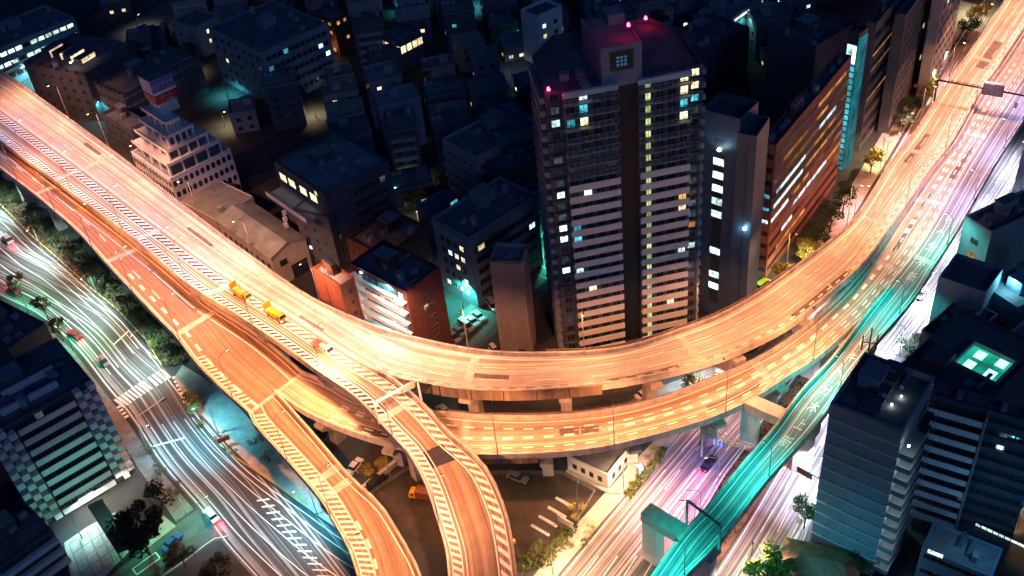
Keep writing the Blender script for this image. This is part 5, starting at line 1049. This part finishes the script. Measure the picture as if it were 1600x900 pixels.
tr_on(B, (2.0,), 383, 452, 'yellow maintenance truck with a raised arrow board, rearmost of the two on the hatched gore', 'p_yellow', 'board')
tr_on(B, (1.9,), 441, 494, 'yellow maintenance truck carrying crates, front one of the two on the hatched gore', 'p_yellow', 'board')
tr_on(B, (2.1,), 512, 547, 'white open lorry with a red load at the tip of the hatched gore', 'p_white', 'open')
truck(G(662, 778, .04), heading((640, 768), (672, 800))+math.pi*.5+2.2, 'yellow-cabbed box lorry parked in the dark yard beside the ramp', 'p_yellow', 'box')

# ------------------------------------------------------------------ trees and shrubs
TM = {}
def crown_mesh(leaf, seed, n, shape):
    k = (leaf, seed, n, shape)
    if k in TM: return TM[k]
    r = random.Random(seed); mb = MB(); cl = []
    for q in range(11 if shape != 'bush' else 6):
        a, e, d = r.uniform(0, 6.28), r.uniform(-.5, 1), r.uniform(.25, .75)
        cl.append((Vector((math.cos(a)*d*(.7 if shape == 'tall' else 1), math.sin(a)*d*(.7 if shape == 'tall' else 1), e*(.95 if shape == 'tall' else .6))), r.uniform(.26, .46)))
    for q in range(n):
        c, s = r.choice(cl); v = Vector((r.gauss(0, 1), r.gauss(0, 1), r.gauss(0, 1))).normalized()*s*(r.random()**.4); p = c+v
        a = Vector((r.gauss(0, 1), r.gauss(0, 1), r.gauss(0, .7))).normalized(); b2 = a.orthogonal().normalized(); b2 = (b2*math.cos(r.random()*6)+a.cross(b2)*math.sin(r.random()*6)); l = r.uniform(.04, .10)
        mb.quad([p-a*l, p-b2*l*.6, p+a*l, p+b2*l*.6], 0)
    TM[k] = mb.mesh('crown', M[leaf]); return TM[k]
def tree(px, py, h, rad, leaf, label, seed=1, shape='round', group=None, n=800, z=0, name='tree', cat='tree'):
    p = G(px, py, z+h*(.6 if shape != 'bush' else .3)); p.z = z; t = thing(name, label, cat, p, seed*1.3, group)
    th = h*(.34 if shape != 'bush' else .1); k = ('trunk', seed % 3)
    mb = MB(); r = random.Random(seed); tr = .035*h*.5+.05; mb.tube((0, 0, -.1), (0, 0, th), tr, tr*.7, 8)
    for q in range(5):
        a = q*1.26+r.random(); e = Vector((math.cos(a)*rad*.5, math.sin(a)*rad*.5, th+(h-th)*r.uniform(.35, .7))); mb.tube((0, 0, th*.9), e, tr*.5, tr*.15, 6)
    mb.tube((0, 0, th), (0, 0, h*.8), tr*.65, tr*.2, 6); mb.build('trunk', M['bark'], t)
    o = link('crown', crown_mesh(leaf, seed % 4, n, shape), t, (0, 0, th+(h-th)*.5)); o.scale = (rad, rad, (h-th)*.55 if shape != 'tall' else (h-th)*.5)
    return t
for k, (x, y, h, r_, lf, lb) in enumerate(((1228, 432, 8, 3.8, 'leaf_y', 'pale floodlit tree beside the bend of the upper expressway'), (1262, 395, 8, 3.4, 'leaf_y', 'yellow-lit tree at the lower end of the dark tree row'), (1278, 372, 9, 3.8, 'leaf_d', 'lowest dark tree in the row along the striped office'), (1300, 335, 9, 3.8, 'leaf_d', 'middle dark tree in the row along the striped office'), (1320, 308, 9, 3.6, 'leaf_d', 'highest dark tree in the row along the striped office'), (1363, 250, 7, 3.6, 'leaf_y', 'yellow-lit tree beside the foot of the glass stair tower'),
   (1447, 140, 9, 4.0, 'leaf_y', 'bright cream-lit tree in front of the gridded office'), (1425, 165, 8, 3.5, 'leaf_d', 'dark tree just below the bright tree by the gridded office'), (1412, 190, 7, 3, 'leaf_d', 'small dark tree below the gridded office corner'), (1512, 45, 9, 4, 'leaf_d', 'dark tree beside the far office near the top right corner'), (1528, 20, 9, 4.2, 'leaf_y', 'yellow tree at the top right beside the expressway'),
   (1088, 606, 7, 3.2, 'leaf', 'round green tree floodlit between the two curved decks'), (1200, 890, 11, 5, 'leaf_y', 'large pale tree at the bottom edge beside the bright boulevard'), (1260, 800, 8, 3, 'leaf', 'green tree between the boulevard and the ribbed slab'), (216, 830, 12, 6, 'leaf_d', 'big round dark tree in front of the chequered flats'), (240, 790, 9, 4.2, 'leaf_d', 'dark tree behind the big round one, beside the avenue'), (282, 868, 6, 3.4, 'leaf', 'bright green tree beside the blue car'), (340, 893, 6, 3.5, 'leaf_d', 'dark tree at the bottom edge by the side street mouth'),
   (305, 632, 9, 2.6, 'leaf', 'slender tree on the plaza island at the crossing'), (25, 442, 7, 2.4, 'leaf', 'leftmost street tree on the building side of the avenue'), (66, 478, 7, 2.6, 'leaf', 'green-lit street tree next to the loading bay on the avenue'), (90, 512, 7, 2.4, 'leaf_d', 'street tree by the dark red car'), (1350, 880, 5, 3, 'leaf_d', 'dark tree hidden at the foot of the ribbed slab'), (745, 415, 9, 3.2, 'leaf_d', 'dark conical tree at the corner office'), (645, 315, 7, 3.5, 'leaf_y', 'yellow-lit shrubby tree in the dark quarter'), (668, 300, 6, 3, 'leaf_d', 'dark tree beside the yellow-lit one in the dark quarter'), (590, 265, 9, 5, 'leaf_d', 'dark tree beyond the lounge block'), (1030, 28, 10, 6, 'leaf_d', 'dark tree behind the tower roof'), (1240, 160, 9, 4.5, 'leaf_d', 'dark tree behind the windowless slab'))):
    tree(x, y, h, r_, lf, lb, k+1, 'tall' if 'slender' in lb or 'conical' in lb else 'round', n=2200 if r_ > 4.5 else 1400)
for k, (x, y) in enumerate(((22, 322), (42, 342), (60, 362), (82, 385), (104, 405), (150, 450), (172, 462), (192, 480), (208, 498), (226, 520), (240, 545))):
    tree(x+4, y-8, 5 if k < 5 else 6, 2.3, ('leaf', 'leaf_d')[k % 2] if k else 'leaf', f'{ORD[k]} small tree from the left on the planted verge between avenue and decks', k+3, 'round', 'trees of the planted verge', 900)
for k, (x, y, r_, lb) in enumerate(((845, 868, 3.2, 'broad clump of bushes in the planter at the corner of the dark yard'), (880, 848, 2.2, 'bush behind the long sign board at the yard'), (902, 805, 2.6, 'yellowish bush under the tall thin lamp post'), (922, 832, 1.6, 'low yellow bush on the pavement edge'), (912, 850, 1.5, 'bush at the lower end of the pavement planter'), (990, 760, 1.8, 'bush at the lower end of the pavement hedge'), (1002, 745, 1.6, 'bush beside the blue light on the pavement'), (1018, 722, 2.0, 'hedge clump halfway along the pavement'), (1030, 706, 2.0, 'hedge clump nearest the lower deck on the pavement'), (345, 682, 1.8, 'bush beside the red board on the plaza'), (362, 706, 1.6, 'bush at the point of the plaza flower bed'), (312, 660, 1.8, 'green-lit bush at the foot of the slender plaza tree'), (232, 700, 2, 'bush on the avenue kerb by the chequered flats'), (250, 735, 2.2, 'second bush on the avenue kerb by the chequered flats'), (275, 765, 2.2, 'bush on the avenue kerb above the white car'), (400, 690, 2, 'bush under the left edge of the exit ramp'), (420, 715, 2, 'teal-lit bush under the exit ramp'), (1252, 812, 1.6, 'bush in the pavement planter by the ribbed slab'), (255, 893, 2, 'green-lit low bush at the edge of the side street'), (1195, 700, 1.8, 'reddish bush on the planted reserve by the truss gantry'), (1150, 760, 1.6, 'bush on the planted reserve beside the slip ramp'))):
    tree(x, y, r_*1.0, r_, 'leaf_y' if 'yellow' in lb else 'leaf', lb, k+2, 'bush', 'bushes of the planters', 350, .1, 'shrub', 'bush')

# ------------------------------------------------------------------ gantries, signs, small furniture
def gantry(p, q, h, label, m, drop=0, truss=False, name='sign_gantry', post2=True, z0=None):
    d = (q-p); L = d.length; rz = math.atan2(d.y, d.x); t = thing(name, label, 'gantry', p, rz)
    for x in ((0, L) if post2 else (L,)): mb = MB(); mb.tube((x, 0, -.05), (x, 0, h), .28, .22, 8); mb.build('post', m, t)
    mb = MB()
    if truss:
        for y in (-.5, .5):
            for z in (h-.9, h): mb.tube((0, y, z), (L, y, z), .09, n=5)
        n = max(3, int(L/1.4))
        for k in range(n):
            x0, x1 = L*k/n, L*(k+1)/n
            for y in (-.5, .5): mb.tube((x0, y, h-.9), (x1, y, h), .05, n=4)
            mb.tube((x0, -.5, h), (x1, .5, h), .05, n=4); mb.tube((x0, -.5, h-.9), (x0, .5, h-.9), .05, n=4)
    else: mb.tube((0, 0, h), (L, 0, h), .26, n=8)
    mb.build('cross_beam', m, t); return t, L
v = near(D, 1575, 158, 14); pq = D.m((-.6,), v-1, 0), E.m((-.3,), near(E, 1590, 190, 14), 0)
p0 = A.m((-.5,), near(A, 1450, 158, 14), .2); t, L = gantry(p0, pq[1], 7.0, 'dark overhead sign gantry spanning the merged decks at the upper right', M['dsteel'], name='sign_gantry')
mb = MB(); mb.box(L*.50, L*.72, -.5, .3, 5.6, 9.0); o = mb.build('sign_panel', M['dgrey'], t); mb = MB(); mb.box(L*.51, L*.71, -.56, -.503, 5.8, 8.8); mb.build('sign_face', mat('sign_back', (.2, .21, .26), .5, .3, 1.5), o)
mb = MB()
for k in range(6): x = L*(.17+k*.055); mb.tube((x, -.3, 7.2), (x, -1.6, 8.4), .07, n=5); mb.tube((x, -.3, 6.8), (x, -1.6, 5.6), .06, n=5)
mb.tube((L*.15, -1.6, 8.4), (L*.5, -1.6, 8.4), .08, n=5); mb.build('catwalk_frame', M['dsteel'], t)
mb = MB(); mb.box(L*.86, L*.90, -.4, 0, 3.4, 4.8); mb.build('signal_head', M['cool'], t) if False else mb.build('speed_sign', M['white'], t)
v = near(E, 1107, 838, 13.5); t, L = gantry(E.m(-1.0, v, .6), E.m((-1.0,), v-1, .6), 6, 'grey portal gantry over the slip ramp near the bottom edge', M['teal_steel'])
v = near(B, 632, 640, 16); t, L = gantry(B.m(-.5, v, .6), B.m((-.6,), v, .6), 5.6, 'pale portal gantry with a small sign panel over the hatched ramp', M['white'])
mb = MB(); mb.box(L*.62, L*.92, -.30, -.25, 4.4, 6.0); mb.build('sign_panel', M['pave'], t)
p, q = G(1096, 712, 0), G(1172, 738, 0); t, L = gantry(p, q, 7.5, 'lattice gantry with blue-lit signal heads over the boulevard', M['conc'], truss=True)
for k in range(6): x = L*(.28+k*.035); mb = MB(); mb.box(x-.25, x+.25, -.75, -.55, 5.3, 6.7); mb.build('signal_head', emat('signal_blue', (.08, .12, .8), .8) if k % 2 else emat('signal_pale', (.4, .5, 1), 1.0), t)
p, q = G(1190, 640, 13), G(1178, 652, 13)
t = thing('antenna_mast', 'dark forked antenna mast on the edge of the ribbed slab roof beside the slip ramp', 'mast', G(1357, 548, 37.6)); mb = MB(); mb.tube((0, 0, 0), (0, 0, 5), .14, .1, 6); mb.tube((1.2, 0, 0), (1.2, 0, 3.4), .14, .1, 6); mb.tube((-1, .6, 0), (-1, .6, 3), .14, .1, 6); mb.tube((-1, .6, 1.5), (1.2, 0, 1.5), .1, n=5); mb.build('mast_frame', M['dsteel'], t)
t = thing('hanging_sign', 'dark red blade sign on an arm over the boulevard beside the ribbed slab', 'sign', G(1275, 790, 0), heading((1275, 790), (1250, 775)))
mb = MB(); mb.tube((0, 0, 0), (0, 0, 8), .14, n=6); mb.build('post', M['dsteel'], t); mb = MB(); mb.tube((0, 0, 7.6), (3.2, 0, 7.6), .08, n=5); mb.build('arm', M['dsteel'], t); mb = MB(); mb.box(1.6, 4.8, -.1, .1, 6.2, 7.5); mb.build('sign_panel', M['rtile'], t)
t = thing('billboard', 'brightly lit pale billboard with a pink figure mark at the foot of the balcony flats', 'billboard', G(1487, 812, 0), heading((1487, 812), (1455, 797)))
mb = MB(); mb.box(0, 7.5, -.25, .25, 2.5, 8.2); o = mb.build('frame', M['dsteel'], t)
for s in (-1, 1): mb = MB(); y = s*.27; mb.box(.25, 7.25, min(y, y-s*.015), max(y, y-s*.015), 2.7, 8.0); mb.build('lit_face', emat('billboard_light', (1, .86, .88), 1.3), t)
mb = MB(); mb.box(1.0, 1.8, .275, .285, 6.0, 7.4); mb.box(3.4, 4.6, .275, .285, 3.4, 3.9); mb.build('printed_mark', emat('billboard_print', (.75, .30, .32), 1.0), t)
for x in (1.2, 6.3): mb = MB(); mb.tube((x, 0, -.05), (x, 0, 2.5), .16, n=6); mb.build('post', M['steel'], t)
p, q = G(1520, 832, 0), G(1606, 872, 0); d = q-p
t = thing('lit_canopy', 'long walkway canopy with a row of green-white lights, bottom right', 'canopy', p, math.atan2(d.y, d.x)); mb = MB(); mb.box(0, d.length, -1.2, 1.2, 4.0, 4.2); mb.build('canopy_roof', M['dsteel'], t)
for k in range(9): x = d.length*(.03+k*.105); mb = MB(); mb.box(x, x+(.8 if k < 6 else 1.8), -1.35, -1.203, 3.7, 4.15); mb.build('light_strip', M['strip'], t)
for k in range(4): x = .4+k*(d.length-.8)/3; mb = MB(); mb.tube((x, .9, -.05), (x, .9, 4), .1, n=6); mb.build('post', M['steel'], t)
t = thing('tiled_pavilion', 'low building with a red tiled roof in front of the ribbed slab, bottom edge', 'pavilion', G(1262, 898, 0), R(-24)); mb = MB(); mb.box(-4.5, 8, -4, 4, -.2, 3.4); mb.build('wall', M['brick'], t)
mb = MB(); mb.v = [(-5, -4.5, 3.4), (8.5, -4.5, 3.4), (8.5, 4.5, 3.4), (-5, 4.5, 3.4), (-1.5, 0, 5.4), (5.5, 0, 5.4)]; mb.f = [(0, 1, 5, 4), (2, 3, 4, 5), (1, 2, 5), (3, 0, 4)]; mb.m = [0]*4; mb.build('roof', M['rtile'], t)
for k, (x, y) in enumerate(((868, 778), (856, 793), (842, 807), (830, 821))):
    a, b2 = G(x, y, .05), G(x+28, y+16, .05); d = b2-a; t = thing('wheel_stop_beam', f'{ORD[k]} from the top of the four long white parking beams in the dark yard', 'parking beam', a, math.atan2(d.y, d.x), 'white beams in the yard')
    mb = MB(); mb.box(0, d.length, -.28, .28, -.01, .35, top=(.1, d.length-.1, -.2, .2)); mb.build('beam', M['white'], t); mb = MB(); mb.box(.2, d.length-.2, -.06, .06, .352, .38); mb.build('centre_strip', M['dsteel'], t)
a, b2 = G(872, 818, 0), G(897, 833, 0); d = b2-a; t = thing('sign_board', 'long board on posts between the yard and the pavement', 'sign', a, math.atan2(d.y, d.x)); mb = MB(); mb.box(0, d.length, -.1, .1, 1.2, 2.8); mb.build('panel', M['conc'], t)
for x in (.3, d.length-.3): mb = MB(); mb.tube((x, .2, -.02), (x, .2, 2.6), .08, n=6); mb.build('post', M['steel'], t)
t = thing('information_board', 'dark red board on posts beside the flower bed on the plaza', 'sign', G(352, 694, .13), R(25)); mb = MB(); mb.box(-1.3, 1.3, -.08, .08, .9, 2.2); mb.build('panel', M['rtile'], t)
for x in (-1.1, 1.1): mb = MB(); mb.tube((x, 0, -.02), (x, 0, .95), .06, n=6); mb.build('post', M['steel'], t)
t = thing('kiosk_light', 'small blue-white light box beside the hedge on the pavement', 'light box', G(1000, 738, .13), R(30)); mb = MB(); mb.box(-.6, .6, -.4, .4, 0, 1.9); mb.build('case', M['steel'], t); mb = MB(); mb.box(-.5, .5, -.43, -.403, .3, 1.7); mb.build('lit_face', emat('kiosk_blue', (.3, .55, 1), 5), t); mb = MB(); mb.box(-.5, .5, -.4, .4, 1.903, 1.95); mb.build('lit_top', emat('kiosk_blue', (.3, .55, 1), 5), t)
t = thing('signal_arm', 'pale traffic signal arm reaching over the avenue below the zebra crossing', 'traffic signal', G(224, 678, 0), heading((224, 678), (259, 655))); mb = MB(); mb.tube((0, 0, 0), (0, 0, 5.4), .12, .09, 6); mb.build('post', M['white'], t); mb = MB(); mb.tube((0, 0, 5.2), (7.2, 0, 5.5), .12, .09, 6); mb.build('arm', M['white'], t)
mb = MB(); mb.box(6.2, 7.4, -.2, .2, 4.9, 5.35); mb.build('signal_head', M['dsteel'], t)
a, b2 = G(98, 412, .18), G(255, 578, .18)
t = thing('verge_fence', 'dashed yellow and white kerb fence along the planted verge of the avenue', 'fence', a, 0); pts = [G(x, y, .18)-a for x, y in ((0, 320), (50, 370), (96, 410), (140, 450), (182, 484), (228, 532), (254, 574))]
mr, mp = MB(), MB()
for p, q in zip(pts, pts[1:]):
    n = max(1, int((q-p).length/2.2))
    for k in range(n):
        u, w_ = p.lerp(q, (k+.1)/n), p.lerp(q, (k+.85)/n); mr.tube(u+Vector((0, 0, .75)), w_+Vector((0, 0, .75)), .09, n=5); mr.tube(u+Vector((0, 0, .4)), w_+Vector((0, 0, .4)), .06, n=5); mp.tube(u-Vector((0, 0, .1)), u+Vector((0, 0, .85)), .06, n=5)
mr.build('rail', M['ypaint'], t); mp.build('fence_post', M['steel'], t)
def simple_fence(name, label, pix, h, z=.1, m='steel'):
    P = [G(x, y, z) for x, y in pix]; t = thing(name, label, 'fence', P[0]); a, b2 = MB(), MB()
    for p, q in zip(P, P[1:]):
        p, q = p-P[0], q-P[0]; n = max(1, int((q-p).length/2.5))
        for zz in (.35, .7, 1.0): a.tube(p+Vector((0, 0, h*zz)), q+Vector((0, 0, h*zz)), .045, n=5)
        for k in range(n+1): c = p.lerp(q, k/n); b2.tube(c-Vector((0, 0, .1)), c+Vector((0, 0, h)), .05, n=5)
    a.build('rail', M[m], t); b2.build('fence_post', M[m], t)
simple_fence('median_fence', 'pale railing along the planted reserve on the boulevard side', [(1044, 900), (1090, 815), (1132, 745), (1184, 676)], 1.1, .2, 'white')
simple_fence('yard_fence', 'railing between the two curved decks above the marked parking bays', [(700, 655), (850, 650), (960, 640), (1010, 628)], 1.4, .05, 'steel')
simple_fence('plaza_fence', 'pale kerb railing curving round the plaza flower bed under the exit ramp', [(345, 690), (365, 715), (400, 738), (445, 768), (480, 790)], 1.0, .13, 'ypaint')
mb = MB()
for k in range(4):
    a, b2 = G(1018+k*17, 627-k*6.5, .036), G(1024+k*17, 640-k*6.5, .036); d = (b2-a).normalized(); n = Vector((-d.y, d.x, 0))*.12; mb.quad([a-n, b2-n, b2+n, a+n])
mb.build('bay_marking', M['paint'], kind='structure')
mb = MB()
for k in range(7):
    a, b2 = G(838+k*4, 428-k*14, .012), G(856+k*4, 436-k*14, .012); d = (b2-a).normalized(); n = Vector((-d.y, d.x, 0))*.1; mb.quad([a-n, b2-n, b2+n, a+n])
mb.build('bay_marking', M['paint'], kind='structure')

# ------------------------------------------------------------------ clutter of the dark ground
parked((800, 745), (818, 752), 'dark saloon parked at the top of the yard beside the ramp', 'saloon', 'p_grey', .04)
parked((790, 835), (800, 850), 'small yellowish car tucked beside the outer edge of the hatched ramp', 'kei', 'p_yellow', .04)
simple_fence('yard_boundary', 'low railing along the upper edge of the dark yard', [(765, 742), (830, 742), (878, 742), (930, 770), (905, 812)], 1.2, .05, 'steel')
simple_fence('underpass_fence', 'railing along the pier line under the ramps', [(560, 790), (600, 760), (640, 735), (690, 760)], 1.2, .05, 'steel')
t = thing('pier_wall', 'low concrete wall under the ramp beside the dark brown van', 'wall', G(600, 742, 0), heading((600, 742), (625, 722))); mb = MB(); mb.box(-7, 6, -.3, .3, -.1, 1.3); mb.build('wall', M['conc'], t); mb = MB(); mb.box(-7.1, 6.1, -.38, .38, 1.303, 1.45); mb.build('coping', M['barrier'], t)
t = thing('straw_patch', 'heap of dry straw-coloured cuttings beside the white car with the black roof', 'straw heap', G(585, 728, .03)); o = link('heap', crown_mesh('leaf_y', 2, 900, 'bush'), t, (0, 0, .25)); o.scale = (4.2, 3.2, .45); t.rotation_euler = (0, 0, R(30))
rb_ = random.Random(3); mb = MB()
for k in range(9):
    p = G(640+k*9, 700+rb_.uniform(-8, 8), .04); mb.quad([p+Vector((0, 0, 0)), p+Vector((2.2, .4, 0)), p+Vector((2.2, .55, 0)), p+Vector((0, .15, 0))])
mb.build('bay_marking', M['paint'], kind='structure')
vg = [(0, 318), (52, 368), (97, 406), (182, 480), (232, 535), (258, 572), (285, 568), (300, 560), (260, 520), (215, 475), (170, 430), (110, 370), (50, 320), (0, 275)]
def cover(name, poly, n, leaf, h, seed, z0=.18, size=(.15, .4)):
    r = random.Random(seed); xs = [p[0] for p in poly]; ys = [p[1] for p in poly]; mb = MB(); k = 0
    while k < n:
        x, y = r.uniform(min(xs), max(xs)), r.uniform(min(ys), max(ys))
        if not inside(x, y, poly): continue
        p = G(x, y, z0+r.random()**2*h); p.z = z0+r.random()**1.5*h; a = Vector((r.gauss(0, 1), r.gauss(0, 1), r.gauss(0, .5))).normalized()*r.uniform(*size); b2 = a.orthogonal()*.6; mb.quad([p-a, p-b2, p+a, p+b2]); k += 1
    o = mb.build(name, M[leaf]); o['kind'] = 'stuff'; return o
cover('ground_cover', vg, 2600, 'leaf_d', 1.2, 1); cover('ground_cover', [(1010, 930), (1040, 900), (1086, 818), (1128, 745), (1182, 676), (1220, 625), (1262, 572), (1286, 600), (1250, 668), (1205, 742), (1160, 815), (1100, 900), (1080, 940)], 1500, 'leaf_d', .5, 2, .2)
cover('ground_cover', [(800, 872), (850, 862), (895, 815), (905, 822), (862, 880), (815, 895)], 700, 'leaf', .8, 4, .05); cover('ground_cover', [(975, 770), (1035, 700), (1042, 704), (985, 778)], 500, 'leaf', .9, 5, .13)
# dark garden trees and lane lamps between the houses
tr_ = random.Random(21); nt_ = 0
spots = [(c, px, py) for c, px, py in cand]; tr_.shuffle(spots)
lab_t = ('dark round garden tree', 'dark tall garden tree', 'small black-green garden tree', 'wide dark garden tree')
gt = {}
for c, px, py in spots:
    if nt_ >= 34: break
    p = c+Vector((tr_.uniform(-6, 6), tr_.uniform(-6, 6)))
    qx, qy, f = PX((p.x, p.y, 5))
    if any((p-q).length < rr*.9+1.6 for q, rr in FOOT) or not (0 < qx < 1600 and 0 < qy < 900): continue
    k = tr_.randrange(4); o = tree(qx, qy, (6, 9, 4.5, 7)[k], (3.2, 2.6, 2.0, 4.2)[k], 'leaf_d', '', k+1, 'tall' if k == 1 else 'round', 'garden trees of the dark quarter', 600)
    o.location = (p.x, p.y, 0); where = 'near the right edge' if px > 1380 else 'behind the apartment tower' if px > 860 else 'left of the apartment tower' if px > 620 else 'behind the lounge block' if px > 380 else 'beyond the sign drum'
    gt.setdefault((lab_t[k], where), []).append((qx, o)); FOOT.append((p, 2)); nt_ += 1
for (l_, w_), lst in gt.items():
    lst.sort(key=lambda q: q[0])
    for k, (x, o) in enumerate(lst): o['label'] = f"{l_} among the houses {w_}" + (f", {ORD[k]} from left" if len(lst) > 1 else '')
nl = 0; gl = []
for c, px, py in reversed(spots):
    if nl >= 20: break
    for q in range(6):
        p = c+Vector((tr_.uniform(-9, 9), tr_.uniform(-9, 9)))
        if not any((p-q2).length < rr*.9+.6 for q2, rr in FOOT): break
    else: continue
    qx, qy, f = PX((p.x, p.y, 0))
    if not (20 < qx < 1580 and 5 < qy < 880): continue
    gl.append((qx, p, tr_.choice((((.1, .85, .9), 'tealL', 'cyan'), ((.5, .95, 1), 'cool', 'white'), ((1, .75, .4), 'sodium', 'yellow'), ((.1, 1, .65), 'tealL', 'green'))))); nl += 1; FOOT.append((p, 1))
gl.sort(key=lambda q: q[0]); cn = {}
for x, p, (col, ln, nm) in gl:
    k = cn.get(nm, 0); cn[nm] = k+1
    lamp(Vector((p.x, p.y, 0)), tr_.uniform(0, 6), f"{ORD[k]} {nm} lane lamp from left among the small dark houses", col, 4200, 5.5, 1.0, ln, 'lane lamps among the houses')
